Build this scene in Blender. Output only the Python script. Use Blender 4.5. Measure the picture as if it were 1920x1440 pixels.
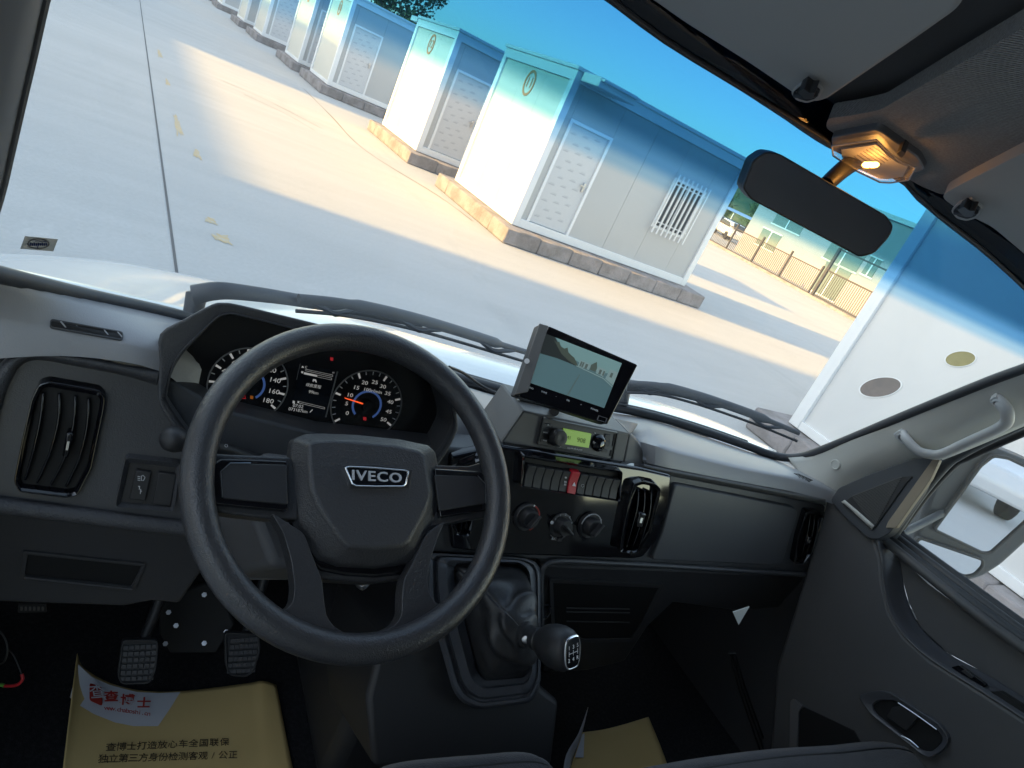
import bpy, bmesh, math, random
from mathutils import Vector as V, Matrix
random.seed(4)
for _o in list(bpy.data.objects): bpy.data.objects.remove(_o)
SC = bpy.context.scene; COL = SC.collection
# ---------------------------------------------------------------- camera (van frame: X right, Y forward, Z up)
H = 2.1; FPX = 1296.0; O = V((0, 0, H))
YAW, PITCH, ROLL = [math.radians(a) for a in (34.2, 19.87, 25.37)]
DELTA = math.radians(2.18)            # the yard's grid is turned this much against the van
fw = V((math.sin(YAW)*math.cos(PITCH), math.cos(YAW)*math.cos(PITCH), -math.sin(PITCH)))
r0 = V((math.cos(YAW), -math.sin(YAW), 0)); u0 = r0.cross(fw)
rt = r0*math.cos(ROLL)+u0*math.sin(ROLL); up = u0*math.cos(ROLL)-r0*math.sin(ROLL)
cd = bpy.data.cameras.new('camera'); cam = bpy.data.objects.new('camera', cd); COL.objects.link(cam)
m = Matrix((rt, up, -fw)).transposed().to_4x4(); m.translation = O; cam.matrix_world = m
cd.sensor_width = 36; cd.lens = FPX/1920*36; cd.clip_start = .02; cd.clip_end = 3000
SC.camera = cam
SC.render.resolution_x, SC.render.resolution_y = 1024, 768
# ---------------------------------------------------------------- sky, sun, exposure
SUN_EL = math.radians(18)
sun_travel = V((math.cos(SUN_EL), -math.cos(SUN_EL)*.07, -math.sin(SUN_EL)))
w = bpy.data.worlds.new('World'); SC.world = w; w.use_nodes = True
nt = w.node_tree; bg = nt.nodes['Background']; sk = nt.nodes.new('ShaderNodeTexSky')
sk.sky_type = 'NISHITA'; sk.sun_disc = False; sk.sun_elevation = SUN_EL
sk.sun_rotation = math.atan2(-sun_travel.x, -sun_travel.y); sk.air_density = 1.0; sk.dust_density = .7; sk.ozone_density = 1.0
nt.links.new(sk.outputs[0], bg.inputs[0]); bg.inputs[1].default_value = .15
sd = bpy.data.lights.new('sun', 'SUN'); so = bpy.data.objects.new('sun', sd); COL.objects.link(so)
sd.energy = 2.3; sd.angle = math.radians(1.5); sd.color = (1, .67, .25)
so.rotation_euler = sun_travel.to_track_quat('-Z', 'Y').to_euler(); so.location = (-40, 0, 40)
SC.view_settings.view_transform = 'Standard'; SC.view_settings.look = 'None'
SC.view_settings.exposure = 2.28; SC.view_settings.gamma = 1
SC.view_settings.use_white_balance = True; SC.view_settings.white_balance_temperature = 8500; SC.view_settings.white_balance_tint = 10   # daylight shade
SC.cycles.transparent_max_bounces = 24; SC.cycles.max_bounces = 10; SC.cycles.diffuse_bounces = 5; SC.cycles.glossy_bounces = 4

# ---------------------------------------------------------------- pixel -> place
def ray(x, y): return fw+rt*((x-960)/FPX)-up*((y-720)/FPX)
def pY(x, y, Y): d = ray(x, y); return O+d*(Y/d.y)
def pX(x, y, X): d = ray(x, y); return O+d*(X/d.x)
def pZ(x, y, z): d = ray(x, y); return O+d*((z-H)/d.z)
def pT(x, y, t): return O+ray(x, y)*t
def pP(x, y, pl, off=0):
    P, n = pl; d = ray(x, y); return O+d*(((P+n*off-O).dot(n))/d.dot(n))
def plane(p, n): return (V((p[0], p[1], p[2]+H)), V(n).normalized())
def pW(x, y, off=0):                      # the raked, bowed windscreen
    d = ray(x, y); k, s, xc, zb = .31, .86, .8, -.5; Yc = 1.22+off
    a = k*d.x**2; b = d.y-2*k*xc*d.x+s*d.z; c = k*xc*xc-Yc-s*zb
    return O+d*((-b+math.sqrt(b*b-4*a*c))/(2*a))

# ---------------------------------------------------------------- curves
def crom(pts, n, closed=False):
    out = []; N = len(pts); R = range(N if closed else N-1)
    for i in R:
        g = (lambda j: pts[j % N]) if closed else (lambda j: pts[max(0, min(N-1, j))])
        a, b, c, e = g(i-1), g(i), g(i+1), g(i+2)
        for k in range(n):
            t = k/n
            out.append(b*1.0+(c-a)*(.5*t)+(a*2-b*5+c*4-e)*(.5*t*t)+(b*3-a-c*3+e)*(.5*t*t*t))
    if not closed: out.append(pts[-1].copy())
    return out
def rnd(pts, r=6, n=4):
    pts = [V((p[0], p[1])) for p in pts]; out = []; N = len(pts)
    for i in range(N):
        a, b, c = pts[i-1], pts[i], pts[(i+1) % N]
        la, lc = (a-b).length, (c-b).length
        if la < 1e-6 or lc < 1e-6: continue
        p = b+(a-b)*min(r/la, .45); q = b+(c-b)*min(r/lc, .45)
        for k in range(n+1):
            t = k/n; out.append(p*(1-t)**2+b*2*t*(1-t)+q*t*t)
    return [(p.x, p.y) for p in out]
def lerp(a, b, t): return a+(b-a)*t

# ---------------------------------------------------------------- objects
OFF = {}
def thing(name, label, cat, loc, group=None, rotz=0):
    o = bpy.data.objects.new(name, None); COL.objects.link(o); o.location = loc; o.rotation_euler = (0, 0, rotz)
    o.empty_display_size = .1; o['label'] = label; o['category'] = cat
    if group: o['group'] = group
    OFF[o.name] = V(loc) if rotz == 0 else V((0, 0, 0)); return o
def tag(o, label, cat, group=None):
    o['label'] = label; o['category'] = cat
    if group: o['group'] = group
    return o
def finish(o, mat, parent, smooth, bevel, seg, solid, ang=35):
    me = o.data
    if mat: me.materials.append(mat)
    if parent is not None: o.parent = parent; OFF[o.name] = OFF[parent.name]
    else: OFF[o.name] = V(o.location)
    if smooth:
        me.polygons.foreach_set('use_smooth', [True]*len(me.polygons))
        me.set_sharp_from_angle(angle=math.radians(ang))
    if solid:
        s = o.modifiers.new('s', 'SOLIDIFY'); s.thickness = solid; s.offset = -1
    if bevel:
        b = o.modifiers.new('b', 'BEVEL'); b.width = bevel; b.segments = seg; b.limit_method = 'ANGLE'; b.angle_limit = math.radians(32); b.harden_normals = False
    return o
def mk(name, vs, fs, mat, parent=None, smooth=False, bevel=0, seg=2, solid=0, fix=True, ang=35):
    if parent is not None: off = OFF[parent.name]
    else:
        xs = [v[0] for v in vs]; ys = [v[1] for v in vs]; zs = [v[2] for v in vs]
        off = V(((min(xs)+max(xs))/2, (min(ys)+max(ys))/2, min(zs)))
    me = bpy.data.meshes.new(name); me.from_pydata([tuple(V(v)-off) for v in vs], [], fs)
    if fix:
        bm = bmesh.new(); bm.from_mesh(me); bmesh.ops.recalc_face_normals(bm, faces=bm.faces)
        if solid:                             # thickness always grows away from the cabin side
            if sum((f.normal*f.calc_area()).dot(O-off-f.calc_center_median()) for f in bm.faces) < 0: bmesh.ops.reverse_faces(bm, faces=bm.faces)
        bm.to_mesh(me); bm.free()
    me.update(); o = bpy.data.objects.new(name, me); COL.objects.link(o)
    if parent is None: o.location = off
    return finish(o, mat, parent, smooth or bevel > 0, bevel, seg, solid, ang)
def prism(name, front, dv, mat, parent=None, bevel=0, seg=2, smooth=False):
    n = len(front); dv = V(dv)
    vs = list(front)+[p+dv for p in front]
    fs = [list(range(n)), list(range(2*n-1, n-1, -1))]+[[i, (i+1) % n, n+(i+1) % n, n+i] for i in range(n)]
    return mk(name, vs, fs, mat, parent, smooth, bevel, seg)
def bulge(name, outer, inner, mat, parent, back=None, bevel=0):     # outline -> raised inner outline (same count), closed at the back
    n = len(outer); vs = list(outer)+list(inner); fs = [list(range(n, 2*n))]
    fs += [[i, (i+1) % n, n+(i+1) % n, n+i] for i in range(n)]
    if back is not None:
        vs += [p+V(back) for p in outer]; fs += [[2*n+i, 2*n+(i+1) % n, (i+1) % n, i] for i in range(n)]; fs.append(list(range(2*n, 3*n)))
    return mk(name, vs, fs, mat, parent, bevel > 0, bevel, 2)
def ring(name, outer, inner, dv, mat, parent=None, bevel=0, seg=2):
    n = len(outer); dv = V(dv); vs = list(outer)+list(inner)+[p+dv for p in outer]+[p+dv for p in inner]; fs = []
    for i in range(n):
        j = (i+1) % n
        fs += [[i, j, n+j, n+i], [2*n+i, 3*n+i, 3*n+j, 2*n+j], [i, 2*n+i, 2*n+j, j], [n+i, n+j, 3*n+j, 3*n+i]]
    return mk(name, vs, fs, mat, parent, bevel > 0, bevel, seg)
def shrink(pts, k):                       # px outline scaled towards its centre
    cx = sum(p[0] for p in pts)/len(pts); cy = sum(p[1] for p in pts)/len(pts)
    return [(cx+(p[0]-cx)*k, cy+(p[1]-cy)*k) for p in pts]
def inset(pts, d):                        # px outline moved inwards by d
    pts = [V((p[0], p[1])) for p in pts]; N = len(pts); A = sum(pts[i].x*pts[(i+1) % N].y-pts[(i+1) % N].x*pts[i].y for i in range(N))
    s = 1 if A > 0 else -1; out = []
    for i in range(N):
        a, b, c = pts[i-1], pts[i], pts[(i+1) % N]
        e1 = (b-a).normalized(); e2 = (c-b).normalized()
        n1 = V((-e1.y, e1.x))*s; n2 = V((-e2.y, e2.x))*s; nn = (n1+n2)
        nn = nn.normalized() if nn.length > 1e-6 else n1
        out.append(b+nn*d/max(.5, nn.dot(n1)))
    return [(p.x, p.y) for p in out]
def grid(name, rows, mat, parent=None, nu=1, nv=1, solid=0, smooth=True, bevel=0, ang=60):
    if nu > 1: rows = [crom(r, nu) for r in rows]
    if nv > 1:
        cols = [crom([r[i] for r in rows], nv) for i in range(len(rows[0]))]; rows = [[c[k] for c in cols] for k in range(len(cols[0]))]
    a, b = len(rows), len(rows[0]); vs = [p for r in rows for p in r]
    fs = [[i*b+j, i*b+j+1, (i+1)*b+j+1, (i+1)*b+j] for i in range(a-1) for j in range(b-1)]
    return mk(name, vs, fs, mat, parent, smooth, bevel, 2, solid, ang=ang)
def tube(name, pts, r, mat, parent=None, n=10, sm=0, closed=False, squash=1.0):
    if sm: pts = crom(pts, sm, closed)
    N = len(pts); rs = r if isinstance(r, (list, tuple)) else [r]*N
    if len(rs) != N: rs = [rs[0]+(rs[-1]-rs[0])*i/(N-1) for i in range(N)] if len(rs) == 2 else [rs[min(len(rs)-1, int(i*len(rs)/N))] for i in range(N)]
    vs, fs = [], []; prev = None
    for i, p in enumerate(pts):
        t = (pts[(i+1) % N]-pts[i-1]) if closed else (pts[min(N-1, i+1)]-pts[max(0, i-1)]); t.normalize()
        if prev is None: a = t.orthogonal().normalized()
        else:
            a = prev-t*prev.dot(t); a = a.normalized() if a.length > 1e-6 else t.orthogonal().normalized()
        prev = a; b = t.cross(a)
        for k in range(n):
            an = 2*math.pi*k/n; vs.append(p+a*(rs[i]*math.cos(an))+b*(rs[i]*squash*math.sin(an)))
    for i in range(N if closed else N-1):
        j = (i+1) % N
        for k in range(n): fs.append([i*n+k, i*n+(k+1) % n, j*n+(k+1) % n, j*n+k])
    if not closed: fs += [list(range(n-1, -1, -1)), list(range((N-1)*n, N*n))]
    return mk(name, vs, fs, mat, parent, True, ang=50)
def lathe(name, c, ax, prof, mat, parent=None, n=28, sx=1.0, xd=None, ang=40):   # prof: (distance along the axis, radius)
    ax = V(ax).normalized(); a = (V(xd)-ax*V(xd).dot(ax)).normalized() if xd is not None else ax.orthogonal().normalized(); b = ax.cross(a); vs, fs = [], []
    for d, r in prof:
        for k in range(n):
            t = 2*math.pi*k/n; vs.append(V(c)+ax*d+a*(max(r, 1e-5)*sx*math.cos(t))+b*(max(r, 1e-5)*math.sin(t)))
    for i in range(len(prof)-1):
        for k in range(n): fs.append([i*n+k, i*n+(k+1) % n, (i+1)*n+(k+1) % n, (i+1)*n+k])
    fs += [list(range(n-1, -1, -1)), list(range((len(prof)-1)*n, len(prof)*n))]
    return mk(name, vs, fs, mat, parent, True, ang=ang)
def box(name, lo, hi, mat, parent=None, bevel=0, seg=2):
    x0, y0, z0 = lo; x1, y1, z1 = hi
    vs = [V(p) for p in ((x0, y0, z0), (x1, y0, z0), (x1, y1, z0), (x0, y1, z0), (x0, y0, z1), (x1, y0, z1), (x1, y1, z1), (x0, y1, z1))]
    return mk(name, vs, [[0, 3, 2, 1], [4, 5, 6, 7], [0, 1, 5, 4], [1, 2, 6, 5], [2, 3, 7, 6], [3, 0, 4, 7]], mat, parent, False, bevel, seg)
def many_boxes(name, boxes, mat, parent=None, bevel=0):
    vs, fs = [], []
    for x0, y0, z0, x1, y1, z1 in boxes:
        k = len(vs); vs += [V(p) for p in ((x0, y0, z0), (x1, y0, z0), (x1, y1, z0), (x0, y1, z0), (x0, y0, z1), (x1, y0, z1), (x1, y1, z1), (x0, y1, z1))]
        fs += [[k+i for i in q] for q in ([0, 3, 2, 1], [4, 5, 6, 7], [0, 1, 5, 4], [1, 2, 6, 5], [2, 3, 7, 6], [3, 0, 4, 7])]
    return mk(name, vs, fs, mat, parent, False, bevel)
def text(s, pos, xd, n, size, mat, parent, name='lettering', depth=.0004, align='CENTER', sx=1.0, bold=0, space=1.0):
    cu = bpy.data.curves.new(name, 'FONT'); cu.body = s; cu.size = size; cu.extrude = depth; cu.align_x = align; cu.align_y = 'CENTER'; cu.offset = bold; cu.space_character = space
    cu.resolution_u = 3
    t = bpy.data.objects.new('tmp', cu); COL.objects.link(t); dg = bpy.context.evaluated_depsgraph_get()
    me = bpy.data.meshes.new_from_object(t.evaluated_get(dg)); COL.objects.unlink(t); bpy.data.objects.remove(t)
    n = V(n).normalized(); x = V(xd); x = (x-n*x.dot(n)).normalized(); y = n.cross(x)
    M = Matrix((x*sx, y, n)).transposed().to_4x4(); M.translation = V(pos)-OFF[parent.name]; me.transform(M); me.name = name; me.materials.clear()
    o = bpy.data.objects.new(name, me); COL.objects.link(o); return finish(o, mat, parent, False, 0, 0, 0)
def copy_tree(o, parent=None):
    c = o.copy(); COL.objects.link(c); c.parent = parent; OFF[c.name] = OFF[o.name]
    for ch in list(o.children): copy_tree(ch, c)
    return c

def surf(o):                              # function: pixel -> point on the object's own surface, lifted along its normal
    from mathutils.bvhtree import BVHTree
    off = OFF[o.name]; b = BVHTree.FromPolygons([v.co+off for v in o.data.vertices], [tuple(p.vertices) for p in o.data.polygons])
    def f(x, y, h=.001):
        d = ray(x, y).normalized(); q, n, i, l = b.ray_cast(O, d)
        if q is None: return None
        return q+(n if n.dot(d) < 0 else -n)*h
    return f
# ---------------------------------------------------------------- materials
def mat(name, col, rough=.5, metal=0, spec=.5, bump=None, var=None, emit=None, coat=0, alpha=None, trans=0, sheen=0, coords='Object'):
    M = bpy.data.materials.new(name); M.use_nodes = True; nt = M.node_tree; B = nt.nodes['Principled BSDF']
    B.inputs['Base Color'].default_value = (*col, 1); B.inputs['Roughness'].default_value = rough; B.inputs['Metallic'].default_value = metal
    B.inputs['Specular IOR Level'].default_value = spec; B.inputs['Coat Weight'].default_value = coat; B.inputs['Coat Roughness'].default_value = .05
    B.inputs['Transmission Weight'].default_value = trans; B.inputs['Sheen Weight'].default_value = sheen
    if emit: B.inputs['Emission Color'].default_value = (*emit[0], 1); B.inputs['Emission Strength'].default_value = emit[1]
    tc = nt.nodes.new('ShaderNodeTexCoord')
    if bump:
        kind, sc, st, di = bump
        if kind == 'grain':
            t = nt.nodes.new('ShaderNodeTexVoronoi'); t.feature = 'SMOOTH_F1'; t.inputs['Scale'].default_value = sc; out = t.outputs['Distance']
            nz = nt.nodes.new('ShaderNodeTexNoise'); nz.inputs['Scale'].default_value = sc*.7
            mx = nt.nodes.new('ShaderNodeMix'); mx.data_type = 'RGBA'; mx.blend_type = 'LINEAR_LIGHT'; mx.inputs[0].default_value = .004
            nt.links.new(tc.outputs[coords], nz.inputs['Vector']); nt.links.new(tc.outputs[coords], mx.inputs[6]); nt.links.new(nz.outputs['Color'], mx.inputs[7]); nt.links.new(mx.outputs[2], t.inputs['Vector'])
        elif kind == 'noise':
            t = nt.nodes.new('ShaderNodeTexNoise'); t.inputs['Scale'].default_value = sc; t.inputs['Detail'].default_value = 6; out = t.outputs['Fac']; nt.links.new(tc.outputs[coords], t.inputs['Vector'])
        elif kind == 'wave':
            t = nt.nodes.new('ShaderNodeTexWave'); t.inputs['Scale'].default_value = sc; t.bands_direction = 'DIAGONAL'; out = t.outputs['Fac']; nt.links.new(tc.outputs[coords], t.inputs['Vector'])
        bp = nt.nodes.new('ShaderNodeBump'); bp.inputs['Strength'].default_value = st; bp.inputs['Distance'].default_value = di
        nt.links.new(out, bp.inputs['Height']); nt.links.new(bp.outputs[0], B.inputs['Normal'])
    if var:                                   # (scale, colour two, contrast lo, hi, stretch)
        sc, c2, lo, hi, stv = var
        mp = nt.nodes.new('ShaderNodeMapping'); mp.inputs['Scale'].default_value = stv; nz = nt.nodes.new('ShaderNodeTexNoise'); nz.inputs['Scale'].default_value = sc; nz.inputs['Detail'].default_value = 7; nz.inputs['Roughness'].default_value = .6
        rp = nt.nodes.new('ShaderNodeValToRGB'); rp.color_ramp.elements[0].position = lo; rp.color_ramp.elements[1].position = hi
        rp.color_ramp.elements[0].color = (*col, 1); rp.color_ramp.elements[1].color = (*c2, 1)
        nt.links.new(tc.outputs[coords], mp.inputs[0]); nt.links.new(mp.outputs[0], nz.inputs['Vector']); nt.links.new(nz.outputs['Fac'], rp.inputs[0]); nt.links.new(rp.outputs[0], B.inputs['Base Color'])
    return M
M = {}
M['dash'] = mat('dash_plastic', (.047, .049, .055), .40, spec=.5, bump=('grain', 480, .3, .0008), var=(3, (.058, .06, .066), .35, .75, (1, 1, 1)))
M['dashglare'] = mat('dash_top_glare', (.29, .295, .31), .42, spec=.5, bump=('grain', 480, .3, .0008))  # dash plastic made paler: sky glare on the top painted into the colour
M['grain'] = mat('grained_plastic', (.052, .053, .058), .44, bump=('grain', 400, .6, .0014))
M['wheel'] = mat('wheel_rubber', (.036, .036, .039), .30, spec=.6, bump=('grain', 450, .5, .0011))
M['pad'] = mat('pad_vinyl', (.042, .042, .045), .42, bump=('grain', 430, .5, .0011))
M['dark'] = mat('dark_plastic', (.022, .022, .024), .5, bump=('noise', 300, .15, .0004))
M['black'] = mat('black_recess', (.004, .004, .005), .7)
M['gloss'] = mat('piano_black', (.004, .004, .006), .07, spec=.6, coat=.3)
M['carpet'] = mat('black_carpet', (.018, .018, .02), .95, spec=.1, bump=('noise', 500, .8, .004), var=(120, (.034, .034, .038), .45, .75, (1, 1, 1)))
M['console'] = mat('console_plastic', (.060, .064, .075), .42, bump=('grain', 700, .15, .0005))
M['lower'] = mat('lower_plastic', (.042, .042, .046), .55, bump=('noise', 200, .15, .0006))
M['boot'] = mat('boot_leather', (.028, .028, .030), .38, bump=('grain', 300, .3, .0008))
M['headliner'] = mat('headliner_fabric', (.40, .39, .38), .95, spec=.1, bump=('wave', 130, .8, .004), var=(400, (.32, .31, .30), .4, .6, (1, 1, 1)))
M['headrecess'] = mat('headliner_plain', (.17, .165, .165), .9, spec=.15, bump=('noise', 200, .2, .001))
M['visor'] = mat('visor_vinyl', (.44, .43, .41), .75, spec=.25, bump=('noise', 150, .12, .001))
M['pillar'] = mat('pillar_plastic', (.52, .525, .50), .6, bump=('noise', 260, .2, .0006))
M['handle'] = mat('handle_plastic', (.50, .51, .52), .5, bump=('noise', 260, .2, .0005))
M['rubber'] = mat('seal_rubber', (.045, .05, .058), .55)
M['pillardark'] = mat('pillar_dark', (.085, .095, .11), .6)
M['door'] = mat('door_plastic', (.070, .070, .074), .5, bump=('grain', 560, .2, .0006), var=(5, (.082, .082, .086), .3, .8, (1, 1, 1)))
M['seat'] = mat('seat_cloth', (.035, .036, .043), .95, spec=.15, bump=('noise', 420, .5, .002), sheen=.3, var=(30, (.05, .051, .06), .3, .8, (1, 1, 1)))
M['chrome'] = mat('chrome', (.75, .76, .78), .12, 1)
M['steel'] = mat('steel', (.55, .55, .56), .3, 1)
M['silver'] = mat('satin_silver', (.5, .51, .53), .28, 1)
M['white'] = mat('white_print', (.75, .75, .76), .6)
M['lit'] = mat('backlit_print', (.6, .6, .62), .5, emit=((.8, .85, .95), .04))
M['litdim'] = mat('dim_print', (.45, .45, .47), .5)
M['litblue'] = mat('backlit_blue', (.02, .05, .12), .4, emit=((.05, .14, .5), .07))
M['needle'] = mat('needle_red', (.6, .05, .02), .4, emit=((1, .12, .04), .2))
M['litred'] = mat('warning_red', (.3, .01, .02), .4, emit=((1, .05, .08), .04))
M['litamber'] = mat('warning_amber', (.3, .08, .01), .4, emit=((1, .3, .05), .025))
M['red'] = mat('red_plastic', (.52, .015, .028), .38)
M['redprint'] = mat('red_print', (.42, .03, .02), .6)
M['redwire'] = mat('red_wire', (.6, .03, .04), .4); M['greenwire'] = mat('green_wire', (.15, .45, .08), .4)
M['screen'] = mat('cluster_face', (.006, .0065, .008), .22, spec=.4)
M['lcd'] = mat('lcd_black', (.006, .008, .012), .1)
M['radio'] = mat('radio_face', (.016, .016, .016), .4)
M['pod'] = mat('pod_plastic', (.095, .095, .095), .5, bump=('grain', 620, .25, .0007))
M['greenlcd'] = mat('green_lcd', (.20, .34, .10), .4, emit=((.30, .62, .13), .06))
M['lcdink'] = mat('lcd_ink', (.05, .10, .03), .5)
M['paper'] = mat('kraft_paper', (.64, .45, .20), .75, spec=.3, var=(6, (.60, .42, .18), .3, .7, (1, 1, 1)))
M['paperwhite'] = mat('paper_white', (.55, .56, .6), .7); M['ink'] = mat('paper_ink', (.05, .035, .02), .8)
M['letters'] = mat('badge_letters', (.62, .64, .67), .25, .3)
M['bay'] = mat('cabin_lining', (.42, .42, .41), .8)
M['vanwhite'] = mat('van_paint', (.60, .645, .675), .25, coat=.6)
M['wiper'] = mat('wiper_black', (.035, .042, .055), .45)
M['mirror'] = mat('mirror_glass', (.85, .86, .88), .01, 1)
M['roommirror'] = mat('room_mirror_glass', (.30, .32, .37), .02, 1)
M['pedal'] = mat('pedal_rubber', (.022, .022, .024), .6); M['tread'] = mat('pedal_tread', (.06, .06, .065), .55)
M['sticker'] = mat('sticker', (.55, .56, .56), .6); M['navy'] = mat('navy_print', (.02, .035, .12), .6)
M['grey'] = mat('grey_plastic', (.12, .12, .125), .5)
# the yard
def ground_mat():
    m = mat('concrete_ground', (.45, .45, .45), .85, spec=.25, bump=('noise', 40, .3, .006)); nt = m.node_tree; B = nt.nodes['Principled BSDF']; tc = nt.nodes.new('ShaderNodeTexCoord')
    def noise(sc, st, lo, hi, a, b, det=8):
        mp = nt.nodes.new('ShaderNodeMapping'); mp.inputs['Scale'].default_value = st; mp.inputs['Rotation'].default_value = (0, 0, .35); n = nt.nodes.new('ShaderNodeTexNoise'); n.inputs['Scale'].default_value = sc; n.inputs['Detail'].default_value = det; n.inputs['Roughness'].default_value = .62
        r = nt.nodes.new('ShaderNodeValToRGB'); e = r.color_ramp.elements; e[0].position = lo; e[1].position = hi; e[0].color = (a, a, a, 1); e[1].color = (b, b, b, 1)
        nt.links.new(tc.outputs['Object'], mp.inputs[0]); nt.links.new(mp.outputs[0], n.inputs['Vector']); nt.links.new(n.outputs['Fac'], r.inputs[0]); return r.outputs[0]
    def mul(x, y):
        k = nt.nodes.new('ShaderNodeMix'); k.data_type = 'RGBA'; k.blend_type = 'MULTIPLY'; k.inputs[0].default_value = 1; nt.links.new(x, k.inputs[6]); nt.links.new(y, k.inputs[7]); return k.outputs[2]
    base = nt.nodes.new('ShaderNodeRGB'); base.outputs[0].default_value = (.50, .497, .49, 1)
    c = mul(base.outputs[0], noise(.45, (.4, 1.5, 1), .30, .72, .93, 1.03)); c = mul(c, noise(1.7, (.25, 1.6, 1), .38, .75, 1.0, .93)); c = mul(c, noise(26, (1, 1, 1), .35, .7, .94, 1.04, 4)); c = mul(c, noise(.9, (1, .22, 1), .60, .78, 1.0, .90, 5))
    nt.links.new(c, B.inputs['Base Color']); return m
M['ground'] = ground_mat()
M['joint'] = mat('joint_sealant', (.10, .10, .105), .8); M['crack'] = mat('ground_crack', (.27, .24, .20), .9)
M['yellow'] = mat('worn_yellow_paint', (.58, .42, .23), .8, var=(14, (.50, .45, .36), .44, .60, (1, 1, 1)))
M['cwall'] = mat('container_panel', (.62, .63, .64), .45, var=(1.2, (.66, .665, .67), .3, .7, (1, 1, 1)))
M['cfrontsun'] = mat('container_front_sun_tint', (.60, .585, .52), .45, var=(1.2, (.63, .61, .55), .3, .7, (1, 1, 1)))  # container panel with warm sunlight painted in as cream
M['cframe'] = mat('container_frame', (.78, .80, .82), .4)
M['cgrey'] = mat('container_grey', (.47, .475, .48), .5)
M['cdoor'] = mat('door_film', (.56, .575, .60), .4); M['film'] = mat('film_print', (.40, .42, .46), .5)
M['bars'] = mat('window_bars', (.75, .76, .77), .4); M['winglass'] = mat('window_glass', (.05, .06, .07), .12)
M['orange'] = mat('orange_print', (.75, .24, .10), .6)
M['plinth'] = mat('plinth_concrete', (.29, .265, .27), .9, bump=('noise', 14, .7, .03), var=(3.2, (.19, .17, .165), .42, .66, (1, 1, 1)))
M['brown'] = mat('brown_disc', (.17, .14, .13), .6, var=(9, (.14, .12, .115), .4, .6, (1, 1, 1))); M['olive'] = mat('olive_disc', (.27, .24, .10), .6, var=(9, (.23, .2, .08), .4, .6, (1, 1, 1)))
M['beige'] = mat('beige_render', (.36, .325, .345), .85, var=(.6, (.32, .29, .31), .3, .7, (1, 1, 1))); M['bwin'] = mat('building_window', (.16, .20, .19), .15)
M['fence'] = mat('fence_iron', (.05, .047, .05), .6); M['palewall'] = mat('pale_wall', (.60, .60, .62), .8)
M['hedge'] = mat('hedge_leaf', (.055, .095, .03), .8, var=(4, (.11, .13, .035), .35, .65, (1, 1, 1)))
M['leaf'] = mat('tree_leaf', (.030, .070, .028), .7, var=(1.5, (.07, .12, .035), .35, .7, (1, 1, 1))); M['bark'] = mat('bark', (.09, .065, .045), .9)
M['hill'] = mat('hill_scrub', (.06, .11, .04), .9, var=(.25, (.24, .20, .08), .40, .62, (1, 1, 1)))
M['carwhite'] = mat('car_paint', (.75, .76, .78), .2, coat=.6); M['cardark'] = mat('car_dark', (.03, .04, .07), .25, coat=.6); M['tyre'] = mat('tyre', (.015, .015, .016), .8); M['blueroof'] = mat('blue_roof', (.10, .20, .45), .5)
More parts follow.
